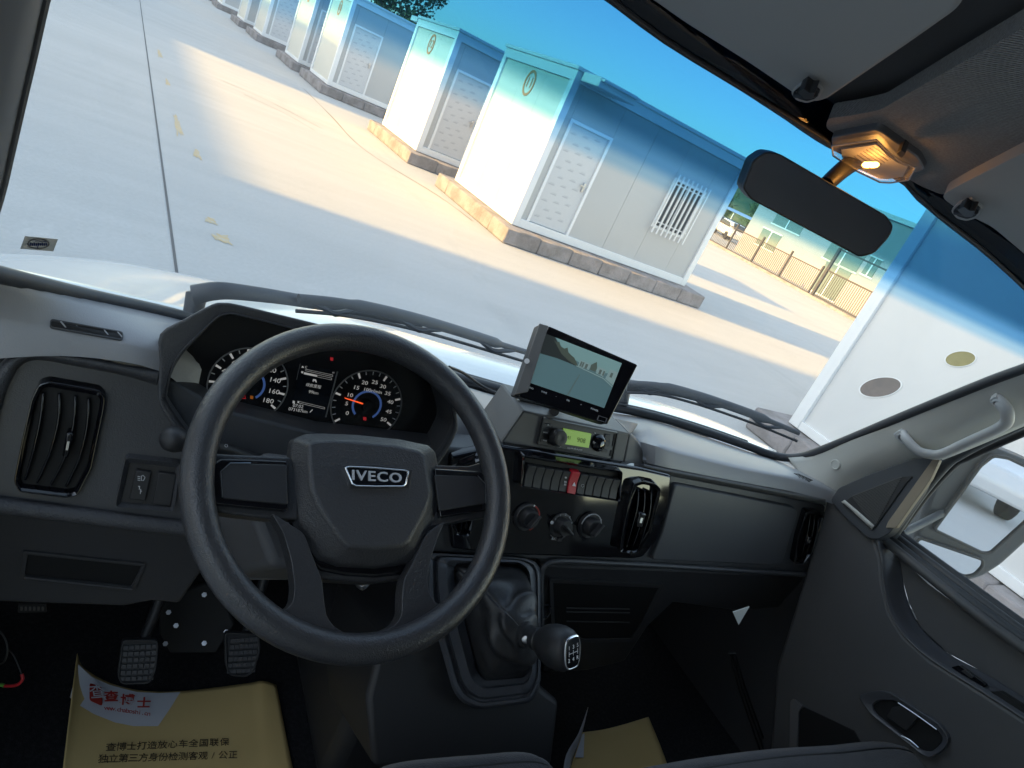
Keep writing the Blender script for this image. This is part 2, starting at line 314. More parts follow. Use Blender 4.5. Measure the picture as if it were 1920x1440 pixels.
def glass_mat(name, tint):
    g = bpy.data.materials.new(name); g.use_nodes = True; nt = g.node_tree; nt.nodes.clear()
    out = nt.nodes.new('ShaderNodeOutputMaterial'); tr = nt.nodes.new('ShaderNodeBsdfTransparent'); gl = nt.nodes.new('ShaderNodeBsdfGlossy'); mx = nt.nodes.new('ShaderNodeMixShader'); lw = nt.nodes.new('ShaderNodeLayerWeight'); pw = nt.nodes.new('ShaderNodeMath'); fr = nt.nodes.new('ShaderNodeMath')
    pw.operation = 'POWER'; pw.inputs[1].default_value = 5; fr.operation = 'MULTIPLY_ADD'; fr.inputs[1].default_value = .5; fr.inputs[2].default_value = .012
    nt.links.new(lw.outputs['Facing'], pw.inputs[0]); nt.links.new(pw.outputs[0], fr.inputs[0])
    du = nt.nodes.new('ShaderNodeBsdfTranslucent'); du.inputs[0].default_value = (.9, .9, .88, 1); dn = nt.nodes.new('ShaderNodeTexNoise'); dn.inputs['Scale'].default_value = 9; dn.inputs['Detail'].default_value = 6; dm = nt.nodes.new('ShaderNodeMath'); dm.operation = 'MULTIPLY'; dm.inputs[1].default_value = .035; md = nt.nodes.new('ShaderNodeMixShader'); tcd = nt.nodes.new('ShaderNodeTexCoord')
    nt.links.new(tcd.outputs['Object'], dn.inputs['Vector']); nt.links.new(dn.outputs['Fac'], dm.inputs[0]); nt.links.new(dm.outputs[0], md.inputs[0]); nt.links.new(tr.outputs[0], md.inputs[1]); nt.links.new(du.outputs[0], md.inputs[2])
    gl.inputs['Roughness'].default_value = .0; gl.inputs['Color'].default_value = (.8, .85, .9, 1)
    nt.links.new(fr.outputs[0], mx.inputs[0]); nt.links.new(md.outputs[0], mx.inputs[1]); nt.links.new(gl.outputs[0], mx.inputs[2]); nt.links.new(mx.outputs[0], out.inputs[0])
    if tint:                                  # the shade band that runs along the top of the screen
        geo = nt.nodes.new('ShaderNodeTexCoord'); sp = nt.nodes.new('ShaderNodeSeparateXYZ'); mr = nt.nodes.new('ShaderNodeMapRange'); rp = nt.nodes.new('ShaderNodeValToRGB')
        nt.links.new(geo.outputs['Object'], sp.inputs[0]); nt.links.new(sp.outputs['Z'], mr.inputs['Value'])
        mr.inputs['From Min'].default_value = tint[0]; mr.inputs['From Max'].default_value = tint[1]; nt.links.new(mr.outputs[0], rp.inputs[0]); nt.links.new(rp.outputs[0], tr.inputs['Color'])
        e = rp.color_ramp.elements; e[0].color = (.97, .985, .98, 1); e[0].position = 0; e[1].color = (.12, .375, .555, 1); e[1].position = 1
        k = e.new(.28); k.color = (.66, .85, .95, 1); k = e.new(.58); k.color = (.32, .62, .83, 1)
        rp.color_ramp.interpolation = 'EASE'
    else: tr.inputs['Color'].default_value = (.96, .97, .965, 1)
    return g

# ================================================================ THE YARD (grid turned by DELTA)
def RW(x, y, z=0): return V((x*math.cos(DELTA)-y*math.sin(DELTA), x*math.sin(DELTA)+y*math.cos(DELTA), z))
def struct(o): o['kind'] = 'structure'; return o
def rsheet(name, pts, z, mat, parent=None): return mk(name, [RW(x, y, z) for x, y in pts], [list(range(len(pts)))], mat, parent)
g = mk('ground', [V((-900, -600, 0)), V((900, -600, 0)), V((900, 1200, 0)), V((-900, 1200, 0))], [[0, 1, 2, 3]], M['ground']); struct(g)
s = rsheet('pavement_joint', [(.71, -30), (.732, -30), (.732, 120), (.71, 120)], .004, M['joint']); struct(s)
def wob(pts, w):
    L, R = [], []
    for i, (x, y) in enumerate(pts):
        a = w*(.6+.8*random.random()); L.append((x-a, y)); R.append((x+a, y))
    return L+R[::-1]
def crackline(pts, w, z, mat, nm):
    P = crom([V((a, b)) for a, b in pts], 6); L, R = [], []
    for i, p in enumerate(P):
        t = (P[min(i+1, len(P)-1)]-P[max(i-1, 0)]).normalized(); n = V((-t.y, t.x))*w*(.5+random.random()); L.append(tuple(p+n)); R.append(tuple(p-n))
    return rsheet(nm, L+R[::-1], z, mat)
struct(crackline([(5.2, 23.5), (5.1, 19.2), (5.0, 15.5), (5.9, 13.0), (6.1, 11.6)], .02, .004, M['crack'], 'pavement_crack'))
struct(crackline([(2.2, 17.8), (3.2, 17.4), (4.2, 16.2)], .012, .004, M['crack'], 'pavement_crack'))
struct(crackline([(2.6, 16.9), (3.4, 16.4), (3.9, 15.5)], .012, .004, M['crack'], 'pavement_crack'))
def blotch(cx, cy, rx, ry):
    pts = []
    for k in range(40):
        a = 2*math.pi*k/40; q = .8+.18*math.sin(3*a+cx*9)+.14*math.sin(7*a+cy)+.22*(random.random()-.5); pts.append((cx+rx*q*math.copysign(abs(math.cos(a))**.6, math.cos(a)), cy+ry*q*math.copysign(abs(math.sin(a))**.6, math.sin(a))))
    o = rsheet('paint_remnant', pts, .004, M['yellow']); return struct(o)
for a in ((1.0, 11.1, .05, .75), (1.16, 9.7, .05, .28), (1.1, 7.05, .06, .1), (1.16, 6.6, .09, .13), (.98, 18.2, .05, .7), (1.0, 14.6, .04, .4)): blotch(*a)

# ---- container houses
CW, CLN, CH = 2.9, 4.65, 2.78        # across the number face (row Y), length (row X), height; origin at the near front corner, floor level
def container(num, x, y, label, detail=True, z=.30):
    t = thing('container_house', label, 'container house', RW(x, y, z), 'container houses in a row along the road', DELTA)
    ps = .14
    for (px, py) in ((0, 0), (0, CW-ps), (CLN-ps, 0), (CLN-ps, CW-ps)): box('corner_post', (px, py, 0), (px+ps, py+ps, CH), M['cframe'], t, .008)
    for yy in (0, CW-ps):
        box('bottom_rail', (ps, yy+.004, 0), (CLN-ps, yy+ps-.004, .15), M['cframe'], t, .006); box('top_rail', (ps, yy+.004, CH-.17), (CLN-ps, yy+ps-.004, CH), M['cframe'], t, .006)
    for xx in (0, CLN-ps):
        box('bottom_rail', (xx+.004, ps, 0), (xx+ps-.004, CW-ps, .10), M['cframe'], t, .006); box('top_rail', (xx+.004, ps, CH-.17), (xx+ps-.004, CW-ps, CH), M['cframe'], t, .006)
    n = 3 if num != '10' else 1; wpan = (CW-2*ps)/n
    for k in range(n): box('wall_panel', (.045, ps+k*wpan+.002, .10), (.10, ps+(k+1)*wpan-.002, CH-.17), M['cfrontsun' if num != '10' else 'cwall'], t)
    if detail:
        # long side facing the van: door, panels, barred window
        dx0, dx1, wx0, wx1, wz0, wz1 = .28, 1.27, 3.02, 3.95, .90, 1.93
        y0, y1 = .045, .10
        for a, b, z0, z1 in ((ps, dx0, .15, CH-.17), (dx1, 2.15, .15, CH-.17), (2.154, wx0, .15, CH-.17), (wx0+.002, wx1-.002, .15, wz0), (wx0+.002, wx1-.002, wz1, CH-.17), (wx1, CLN-ps, .15, CH-.17), (dx0+.002, dx1-.002, 2.06, CH-.17)):
            box('wall_panel', (a, y0, z0), (b-.003, y1, z1), M['cgrey'], t)
        d = box('door', (dx0+.06, .055, .16), (dx1-.06, .085, 2.0), M['cdoor'], t)
        for q in ((dx0, .02, .15, dx0+.058, .09, 2.06), (dx1-.058, .02, .15, dx1, .09, 2.06), (dx0+.058, .02, 2.002, dx1-.058, .09, 2.06)): box('door_frame', q[:3], q[3:], M['cframe'], t, .005)
        box('handle', (dx1-.17, .02, .98), (dx1-.12, .055, 1.16), M['steel'], d, .01); box('handle', (dx1-.25, .005, 1.08), (dx1-.13, .022, 1.105), M['steel'], d, .005)
        marks = []
        for i in range(11):
            for j in range(3):
                xx = dx0+.12+j*.26+(i % 2)*.13; zz = .28+i*.155+j*.03
                if xx < dx1-.25:
                    marks.append((xx, .0535, zz, xx+.10+.04*random.random(), .0547, zz+.018)); marks.append((xx+.03, .0535, zz+.028, xx+.13, .0547, zz+.036))
        o = many_boxes('film_print', marks, M['film'], d); o['kind'] = 'stuff'
        p = box('window', (wx0, .07, wz0), (wx1, .09, wz1), M['winglass'], t)
        for q in ((wx0, .03, wz0, wx0+.05, .068, wz1), (wx1-.05, .03, wz0, wx1, .068, wz1), (wx0+.05, .03, wz0, wx1-.05, .068, wz0+.05), (wx0+.05, .03, wz1-.05, wx1-.05, .068, wz1), ((wx0+wx1)/2-.02, .045, wz0+.05, (wx0+wx1)/2+.02, .068, wz1-.05)): box('frame', q[:3], q[3:], M['cframe'], p)
        for k in range(8):
            xx = wx0+.0+k*(wx1-wx0-.02)/7; box('window_bar', (xx, -.06, wz0-.10), (xx+.03, -.03, wz1+.08), M['bars'], p)
        for zz in (wz0+.12, wz1-.12): box('window_bar', (wx0-.01, -.028, zz), (wx1+.02, -.012, zz+.02), M['bars'], p)
        if num == '11': box('roof_lip', (.10, -.60, CH-.13), (.95, -.032, CH+.03), M['cframe'], t, .02); box('roof_lip', (.12, -.70, CH-.03), (.93, -.602, CH+.01), M['cframe'], t, .01)
        if num == '12': box('roof_lip', (-.02, CW+.032, CH-.10), (.9, CW+.55, CH+.03), M['cframe'], t, .02)
    else:
        for a, b in ((ps, 1.5), (1.503, 3.0), (3.003, CLN-ps)): box('wall_panel', (a, .045, .15), (b-.003, .10, CH-.17), M['cgrey'], t)
    box('wall_panel', (CLN-.10, ps, .10), (CLN-.045, CW-ps, CH-.17), M['cwall'], t); box('wall_panel', (ps, CW-.10, .15), (CLN-ps, CW-.045, CH-.17), M['cwall'], t)
    box('roof', (-.03, -.03, CH+.002), (CLN+.03, CW+.03, CH+.07), M['cframe'], t, .015); box('floor', (.02, .02, -.003), (CLN-.02, CW-.02, .02), M['cgrey'], t)
    if num:
        c = V((.040, CW*.52, 2.32)); pts = []; n = 32
        o = [c+V((0, .20*math.cos(a), .24*math.sin(a))) for a in [2*math.pi*k/n for k in range(n)]]; i = [c+V((0, .155*math.cos(a), .19*math.sin(a))) for a in [2*math.pi*k/n for k in range(n)]]
        ring('number_badge', o, i, (-.006, 0, 0), M['orange'], t); text(num, c-V((.003, 0, 0)), (0, -1, 0), (-1, 0, 0), .27, M['orange'], t, 'number', .002)['kind'] = 'stuff'
    # its plinth: a thing of its own, of cast blocks
    pl = thing('concrete_plinth', {'11': 'long concrete plinth of rough blocks under the container with number 11', '12': 'concrete plinth under the container with number 12', '10': 'broken-edged concrete plinth under the near white container'}.get(num, 'low concrete plinth under the '+{'13': 'container with the film-covered door beyond number 12', '14': 'half-shaded container, second beyond number 12', '15': 'third container beyond number 12', '16': 'fourth container beyond number 12', '17': 'fifth container beyond number 12', '18': 'farthest container of the row'}.get(num, '')), 'plinth', RW(x, y, 0), 'plinths under the containers', DELTA)
    OFF[pl.name] = V((0, 0, 0)); nb = 7
    for k in range(nb):
        a = -.25+k*(CLN+.6)/nb; b = -.25+(k+1)*(CLN+.6)/nb-.004; e = .03*random.random()
        for (ya, yb) in ((-.38-e*.3, .32), (CW-.32, CW+.3+e)):
            box('block', (a, ya, .005), (b, yb, z-.006-.012*random.random()), M['plinth'], pl, .02, 1)
    for xx in (-.25, CLN-.05): box('block', (xx+.003, .322, .005), (xx+.40, CW-.322, z-.008), M['plinth'], pl, .02, 1)
    return t
container('11', 6.50, 10.93, 'white container house number 11 with gridded door and barred window')
container('12', 6.42, 16.25, 'white sunlit container house number 12 behind number 11')
container('13', 6.10, 24.6, 'white container house with a film-covered door, next beyond number 12')
container('14', 5.95, 29.0, 'container house in half shade, second beyond number 12')
container('15', 5.70, 36.6, 'container house with lit top, third beyond number 12')
container('16', 5.55, 42.0, 'grey shaded container house, fourth beyond number 12', False)
container('17', 5.35, 51.0, 'far shaded container house, fifth beyond number 12', False)
container('18', 5.1, 57.5, 'farthest container house at the end of the row', False)
# the near container on the right (number face towards the road, with two round openings)
c10 = container('10', 7.12, 4.49-CW, 'white container wall with two round discs, close on the right', False)
def row_pt(x, y, X):                      # pixel -> local point on the near container's front
    d = ray(x, y); rx, ry = d.x*math.cos(DELTA)+d.y*math.sin(DELTA), d.y*math.cos(DELTA)-d.x*math.sin(DELTA); t = X/rx; return V((.0425, ry*t-(4.49-CW), H+d.z*t-.30))
for nm, c, rr, mt in (('round_port', (1651, 726), (38.5, 17.5, -9), 'brown'), ('round_port', (1801, 673), (28, 14, -5), 'olive')):
    def el(q): return [row_pt(c[0]+rr[0]*q*math.cos(a)*math.cos(math.radians(rr[2]))-rr[1]*q*math.sin(a)*math.sin(math.radians(rr[2])), c[1]+rr[0]*q*math.cos(a)*math.sin(math.radians(rr[2]))+rr[1]*q*math.sin(a)*math.cos(math.radians(rr[2])), 7.16) for a in [2*math.pi*k/40 for k in range(40)]]
    pts = el(1); p2 = el(1.07)
    d = prism(nm, pts, (-.004, 0, 0), M[mt], c10); ring('rim', p2, pts, (-.007, 0, 0), M['cframe'], d)
for ch in list(c10.children):
    if ch.name.startswith('number'): bpy.data.objects.remove(ch)

# ---- buildings on the sun side (out of frame, they shade the road)
def side_building(x1, y0, y1, h, label):
    b = thing('yard_building', label, 'building', RW(x1, y0, 0), None, DELTA)
    box('wall', (-8, 0, 0), (0, y1-y0, h-.25), M['palewall'], b); box('roof', (-8.15, -.05, h-.248), (.0, y1-y0+.05, h), M['cgrey'], b)
    n = int((y1-y0)/3)
    for k in range(n):
        for zz in ([1.0] if h < 5 else [1.0, 4.0]): w = box('window', (-.02, 1+k*3, zz), (.03, 2.5+k*3, zz+1.3), M['winglass'], b); box('sill', (.0, .95+k*3, zz-.08), (.08, 2.55+k*3, zz-.002), M['cframe'], w)
    return b
side_building(-9, -26, 10.2, 8.2, 'tall pale building beside the road, out of the frame on the left')
side_building(-9.02, 10.2, 24.5, 3.5, 'low pale building between the two taller ones, out of the frame on the left')
side_building(-9, 24.5, 90, 6.6, 'long two-storey pale building farther along, out of the frame on the left')

# ---- fence, gate and building across the yard
FX = 31.5
fe = thing('iron_fence', 'low brown iron fence in front of the beige building', 'fence', RW(FX, 22.9, 0), None, DELTA); ylen = 9.5
for zz in (.12, 1.35): box('rail', (0, 0, zz), (.05, ylen, zz+.06), M['fence'], fe)
for k in range(5): box('post', (-.03, k*ylen/4.4, 0), (.06, k*ylen/4.4+.09, 1.65), M['fence'], fe)
o = many_boxes('picket', [(.01, .2+k*.125, .182, .035, .225+k*.125, 1.348) for k in range(74)], M['fence'], fe); o['kind'] = 'stuff'
kb = mk('fence_kerb', [RW(FX-.2+a, 14+b*19, c) for a, b, c in ((0, 0, 0), (.4, 0, 0), (.4, 1, 0), (0, 1, 0), (0, 0, .13), (.4, 0, .13), (.4, 1, .13), (0, 1, .13))], [[0, 3, 2, 1], [4, 5, 6, 7], [0, 1, 5, 4], [1, 2, 6, 5], [2, 3, 7, 6], [3, 0, 4, 7]], M['plinth']); struct(kb)
ga = thing('metal_gate', 'tall brown framed gate panel beside the iron fence', 'gate', RW(FX, 17.4, 0), None, DELTA)
for y in (0, 5.2): box('post', (-.05, y, 0), (.09, y+.14, 2.75), M['fence'], ga)
for zz in (.15, 1.5, 2.65): box('rail', (0, .14, zz), (.06, 5.2, zz+.08), M['fence'], ga)
o = many_boxes('picket', [(.02, .25+k*.125, .232, .045, .275+k*.125, 1.498) for k in range(39)], M['fence'], ga); o['kind'] = 'stuff'
bb = thing('beige_building', 'beige two-storey building with small windows behind the fence', 'building', RW(36, 12, 0), None, DELTA)
BL = 20.9; box('wall', (0, 0, 0), (9, BL, 5.2), M['beige'], bb); box('roof', (-.2, -.1, 5.202), (9.2, BL+.2, 5.45), M['palewall'], bb)
for (ya, yb, za, zb) in ((18.0, 19.6, 1.0, 2.05), (16.9, 19.2, 2.55, 3.5), (12.2, 14.6, 2.0, 3.2), (12.4, 14.2, .1, 1.9), (8.5, 10.2, 1.0, 2.2), (11.2, 11.9, 2.1, 3.1), (4, 6, 1, 2.2)):
    wn = box('window', (-.03, ya, za), (.03, yb, zb), M['bwin'], bb)
    for q in ((ya-.07, za-.08, yb+.07, za-.002), (ya-.07, zb+.002, yb+.07, zb+.08), ((ya+yb)/2-.04, za, (ya+yb)/2+.04, zb)): box('frame', (-.06, q[0], q[1]), (-.032, q[2], q[3]), M['palewall'], wn)
pb = thing('pale_building', 'tall pale building with dark bands behind the gate', 'building', RW(42, -6, 0), None, DELTA)
box('wall', (0, 0, 0), (12, 30.2, 13), M['palewall'], pb); box('roof', (-.1, -.1, 13.002), (12.1, 30.3, 13.2), M['cgrey'], pb)
for zz in (4.4, 7.6, 10.6): box('window_band', (-.04, 1, zz), (.02, 29.5, zz+.9), M['bwin'], pb)

# ---- hill, trees, parked cars
def hill(name, cx, cy, rx, ry, h, z0=-.5):
    rows = []
    for i in range(13):
        row = []
        for j in range(25):
            a = 2*math.pi*j/24; q = i/12; hh = h*(math.cos(q*math.pi)*.5+.5)*(1+.25*math.sin(a*3+1)*q)
            row.append(V((cx+rx*q*math.cos(a), cy+ry*q*math.sin(a), z0+hh)))
        rows.append(row)
    o = grid(name, rows, M['hill']); return struct(o)
hill('hill', 108, 118, 60, 40, 13)
_clump = None
def tree(name, x, y, h, label, cat='tree', group='trees beyond the yard', leafm='leaf', crown=.62):
    t = thing(name, label, cat, (x, y, 0), group)
    tr = [V((0, 0, 0)), V((.1*h*.1, 0, h*.3)), V((-.02*h, .01*h, h*.7))]
    b = tube('trunk', [p+V((x, y, 0)) for p in tr], [h*.03, h*.012], M['bark'], t, 7, 4)
    for k in range(5):
        a = k*1.26+random.random(); z = h*(.32+.07*k); tube('branch', [V((x, y, z)), V((x+math.cos(a)*h*.12, y+math.sin(a)*h*.12, z+h*.09)), V((x+math.cos(a)*h*.22, y+math.sin(a)*h*.22, z+h*.14))], [h*.01, h*.004], M['bark'], b, 5)
    vs, fs = [], []; lobes = []
    for k in range(14):
        a = random.random()*6.28; zz = random.random(); rr = h*.25*(1-.55*abs(zz-.35)); lobes.append((V((x+math.cos(a)*rr*random.random()*1.2, y+math.sin(a)*rr*random.random()*1.2, h*(1-crown)+h*crown*.92*zz)), h*(.10+.07*random.random())))
    for k in range(2600):
        c, r_ = random.choice(lobes); d = V((random.gauss(0, 1), random.gauss(0, 1), random.gauss(0, .8))).normalized()*r_*(.55+.55*random.random()); p = c+d; s = h*.016*(.7+.8*random.random())
        n = (d.normalized()+V((random.gauss(0, .5), random.gauss(0, .5), random.gauss(0, .5)))).normalized(); a = n.orthogonal().normalized(); b2 = n.cross(a); i = len(vs)
        vs += [p-a*s, p-b2*s*.6, p+a*s, p+b2*s*.6]; fs.append([i, i+1, i+2, i+3])
    o = mk('crown', vs, fs, M[leafm], t, fix=False); o['kind'] = 'stuff'; return t
for i, (px, py, Yd, h, lab) in enumerate(((655, -10, 62, 11.4, 'broad dark green tree behind the farther containers'), (715, 0, 60, 10.4, 'dark green tree behind the roof of number 12'), (765, 30, 58, 8.0, 'small dark tree at the right end of the tree line'), (590, -40, 66, 12.0, 'tall dark tree rising left of the tree line'), (930, 105, 40, 4.3, 'lone leafy treetop peeping over number 11'))):
    p = pY(px, py, Yd); tree('leafy_tree', p.x, p.y, h, lab)
for (X_, Y_, h, lab) in ((64, 62.5, 4.2, 'rounded green tree on the slope beyond the yard, beside the beige building'), (72, 66, 4.8, 'green tree on the slope, left of its neighbour'), (66, 58.5, 3.2, 'yellow-green bush-like tree against the slope')):
    p = RW(X_, Y_); tree('leafy_tree', p.x, p.y, h, lab, leafm='hedge', crown=.8)
def car(label, x, y, rotz, body, sc=1.0):
    t = thing('parked_car', label, 'car', (x, y, 0), 'cars parked far off', rotz)
    prof = [(-2.1, .35), (-2.15, .75), (-1.9, .92), (-1.55, .98), (-1.0, 1.42), (.6, 1.46), (1.25, .98), (2.0, .84), (2.15, .6), (2.1, .35)]
    L = [V((sx*sc, -.82*sc, z*sc)) for sx, z in prof]; prism('body', L, (0, 1.64*sc, 0), M[body], t, .06)
    gp = [(-1.0, 1.36), (-1.45, 1.0), (1.15, 1.0), (.6, 1.40)]
    for yy in (-.83, .825): prism('side_window', [V((a*sc, yy*sc, b*sc)) for a, b in gp], (0, .005, 0), M['winglass'], t)
    prism('rear_window', [V((-1.60*sc, -.6*sc, 1.0*sc)), V((-1.09*sc, -.55*sc, 1.40*sc)), V((-1.09*sc, .55*sc, 1.40*sc)), V((-1.60*sc, .6*sc, 1.0*sc))], (-.03, 0, .03), M['winglass'], t)
    prism('windscreen', [V((1.25*sc, -.6*sc, 1.03*sc)), V((.66*sc, -.55*sc, 1.43*sc)), V((.66*sc, .55*sc, 1.43*sc)), V((1.25*sc, .6*sc, 1.03*sc))], (.03, 0, .02), M['winglass'], t)
    for sx in (-1.3, 1.35):
        for yy in (-.84, .66): wv = lathe('wheel', (sx*sc, yy*sc, .32*sc), (0, 1, 0), [(0, .2*sc), (0, .32*sc), (.18*sc, .32*sc), (.18*sc, .2*sc)], M['tyre'], t, 16)
    for yy in (-.62, .5): box('tail_light', (-2.17*sc, yy*sc, .68*sc), (-2.1*sc, (yy+.14)*sc, .82*sc), M['red'], t)
    return t
for k, (X_, Y_, b, lab) in enumerate(((44, 41.5, 'carwhite', 'small white car parked in front of the slope'), (47, 46.5, 'cardark', 'dark car parked farther left of the white car'), (52, 49, 'cardark', 'dark car beside the blue-roofed shelter'))):
    p = RW(X_, Y_); car(lab, p.x, p.y, 1.2, b)
p = RW(54, 50); sh = thing('blue_shelter', 'low shelter with a blue roof beyond the parked cars', 'shelter', p, None, DELTA)
box('roof', (-2, -6, 2.15), (3, 6, 2.4), M['blueroof'], sh)
for xx in (-1.8, 2.7):
    for yy in (-5.7, 0, 5.6): box('post', (xx, yy, 0), (xx+.12, yy+.12, 2.148), M['cgrey'], sh)
# behind the van, seen in the door mirror
car('white hatchback parked behind the van, seen in the door mirror', 3.9, -13.2, 1.45, 'carwhite')
hg = []
def hedge(x0, y0, x1, y1, h, label):
    vs, fs = [], []
    for k in range(4200):
        p = V((x0+(x1-x0)*random.random(), y0+(y1-y0)*random.random(), h*random.random()**.8)); s = .05+.05*random.random(); n = V((random.gauss(0, 1), random.gauss(0, 1), random.gauss(0, 1))).normalized(); a = n.orthogonal().normalized(); b = n.cross(a); i = len(vs); vs += [p-a*s, p-b*s*.6, p+a*s, p+b*s*.6]; fs.append([i, i+1, i+2, i+3])
    o = mk('hedge', vs, fs, M['hedge'], fix=False); tag(o, label, 'hedge'); return o
hedge(1.0, -21.0, 9, -20.0, .8, 'clipped green hedge behind the van, seen in the door mirror')
for (x, y, h, q) in ((3.2, -24, 5.5, 'nearer the van side'), (7.5, -25.5, 6.0, 'farther from the van')): tree('leafy_tree', x, y, h, 'thin tree behind the hedge in the door mirror, '+q)

# ================================================================ THE VAN
FASC = plane((0, .88, -.5), (0, -1, .35))          # dashboard face
van = thing('van', 'white van seen from the driver side of its cabin, bonnet ahead', 'van', (.8, .3, 0))
def Pts(fn, px, *a): return [fn(x, y, *a) for x, y in px]
# windscreen
wsb = [(-160, 470), (0, 512), (150, 548), (290, 578), (400, 604), (600, 652), (830, 700), (1000, 748), (1100, 764), (1200, 780), (1300, 808), (1400, 842), (1475, 866)]
def wsurf(X, z, off=0): return V((X, 1.22+off-.31*(X-.8)**2-.86*(z+.5), z+H))
rows = []
for i in range(15):
    z = -.66+i*(.155+.66)/14; rows.append([wsurf(-.14+j*1.80/26, z) for j in range(27)])
ws = grid('windscreen', rows, glass_mat('windscreen_glass', (2.080, 2.142)), van, solid=.005)
# rubber seal round the glass
seal_px = [(-160, 476), (0, 516), (150, 553), (290, 583), (400, 610), (600, 656), (830, 700), (1000, 745), (1100, 757), (1200, 774), (1300, 802), (1400, 836), (1440, 851), (1470, 858), (1498, 857), (1530, 848), (1600, 820), (1700, 778), (1850, 717), (1930, 688), (2050, 640)]
tube('windscreen_seal', [pW(x, y, -.012) for x, y in seal_px], .0105, M['rubber'], van, 10, 4)
tube('cowl_seal', [pW(x, y-7, .03) for x, y in seal_px[:12]], .006, M['rubber'], van, 8, 4)
# left and right screen pillars
grid('screen_pillar', [[pW(x, y, -.01) for x, y in ((112, -100), (84, 0), (62, 100), (38, 205), (18, 295), (0, 372), (-40, 500))], [pW(x, y, -.05) for x, y in ((70, -100), (45, 0), (22, 100), (-2, 205), (-22, 295), (-42, 372), (-80, 500))], [pW(x, y, -.10) for x, y in ((-120, -100), (-140, 0), (-150, 100), (-160, 205), (-180, 295), (-200, 372), (-230, 500))]], M['pillardark'], van, 3, 3, .02)
tube('pillar_trim', [pW(x, y, -.012) for x, y in ((112, -100), (85, 0), (63, 100), (39, 205), (19, 295), (1, 372), (-38, 500))], .003, M['grey'], van, 6, 3)
pu = [(1478, 858), (1524, 852), (1596, 822), (1672, 792), (1780, 748), (1920, 692), (2060, 634)]
pl_ = [(1556, 975), (1572, 932), (1625, 900), (1722, 878), (1810, 846), (1928, 796), (2060, 738)]
prt = grid('pillar_trim_right', [[pW(x, y, -.02) for x, y in pu], [lerp(pW(a[0], a[1], -.02), pX(b[0], b[1], 1.60), .5)+V((-.012, -.012, 0)) for a, b in zip(pu, pl_)], [pX(x, y, 1.60) for x, y in pl_]], M['pillar'], van, 4, 4, .008)
# roof lining, in the van's own shape
HL = plane((0, .66, .14), (0, -.22, -1)); HL2 = (HL[0]-HL[1]*.03, HL[1])
fr = [(1010, -95), (1150, -35), (1280, 58), (1413, 142), (1467, 187), (1540, 245), (1600, 275), (1713, 338), (1800, 414), (1880, 478), (2000, 590), (2120, 720)]
def hl(X, Y, off=0):
    P, n = HL; return V((X, Y, P.z+.22*(P.y-Y)-off))
frow = [pP(x, y, HL) for x, y in fr]
def hlz(Y): return min(2.44, HL[0].z+.22*(HL[0].y-Y)+.035)
grid('roof_lining', [frow]+[[V((lerp(q.x, X, t), lerp(q.y, Y, t), hlz(lerp(q.y, Y, t)))) for q, X in zip(frow, [-.2+1.9*k/11 for k in range(12)])] for t, Y in ((.10, .40), (.3, .28), (.6, .1), (1, -.9))], M['headrecess'], van, 3, 1, .01)
# dark header strip between glass and lining
gl = [(1000, -120), (1115, -35), (1245, 66), (1395, 160), (1450, 193), (1545, 252), (1600, 287), (1690, 343), (1790, 420), (1865, 482), (1975, 590), (2090, 720)]
grid('header_trim', [[pW(x, y, -.004) for x, y in gl], [lerp(pW(a[0], a[1], -.004), b, .5)+V((0, 0, -.006)) for a, b in zip(gl, frow)], frow], M['rubber'], van, 3, 3, .006)
# floor, firewall, bulkhead, sill
box('cabin_floor', (-.14, -.9, .86), (1.66, 1.40, .90), M['carpet'], van)
mk('firewall', [V((-.14, 1.36, .90)), V((1.66, 1.36, .90)), V((1.66, 1.20, 1.55)), V((-.14, 1.20, 1.55))], [[0, 1, 2, 3]], M['carpet'], van, solid=.01)
box('bulkhead', (-.14, -.93, .9), (1.66, -.90, 2.44), M['bay'], van)
box('side_wall', (1.60, -.90, .9), (1.64, -.14, 2.44), M['bay'], van); box('side_wall', (-.16, -.90, .9), (-.12, -.62, 2.44), M['bay'], van); box('door_rear', (1.577, -.138, .95), (1.635, .20, 1.46), M['door'], van, .01); box('cant_rail', (1.57, -.90, 2.20), (1.66, .42, 2.46), M['pillar'], van, .02)
box('kick_panel', (-.16, .62, .90), (-.13, 1.3, 1.55), M['lower'], van); box('kick_panel', (1.64, .5, .90), (1.67, 1.2, 1.5), M['lower'], van)
# bonnet and outer body
hs = [(-160, 492, 1.5), (0, 487, 1.52), (130, 489, 1.55), (240, 499, 1.58), (350, 519, 1.6), (470, 546, 1.62), (620, 584, 1.64), (800, 638, 1.65), (980, 690, 1.62), (1100, 722, 1.58), (1190, 744, 1.52), (1300, 778, 1.42), (1380, 812, 1.32), (1450, 848, 1.22)]
far = [pY(*q) for q in hs]
near = [pW(x, y+14, .05) for x, y in ((-160, 480), (0, 500), (130, 530), (240, 557), (350, 583), (470, 615), (620, 650), (800, 690), (980, 738), (1100, 757), (1190, 775), (1300, 805), (1380, 832), (1450, 858))]
grid('bonnet', [near, [lerp(a, b, .45)+V((0, 0, .012)) for a, b in zip(near, far)], [lerp(a, b, .78)+V((0, 0, .012)) for a, b in zip(near, far)], far, [b+V((0, .06, -.03)) for b in far], [b+V((0, .12, -.12)) for b in far]], M['vanwhite'], van, 3, 3, .004)
box('body_side', (1.70, -5.0, .45), (1.74, .25, 1.62), M['vanwhite'], van, .02); box('body_side', (1.66, -5.0, 1.62), (1.72, -.75, 2.7), M['vanwhite'], van, .02)
box('door_handle', (1.742, -1.22, 1.40), (1.760, -1.07, 1.43), M['dark'], van, .006); box('door_handle', (1.742, -2.2, 1.40), (1.760, -2.05, 1.43), M['dark'], van, .006)
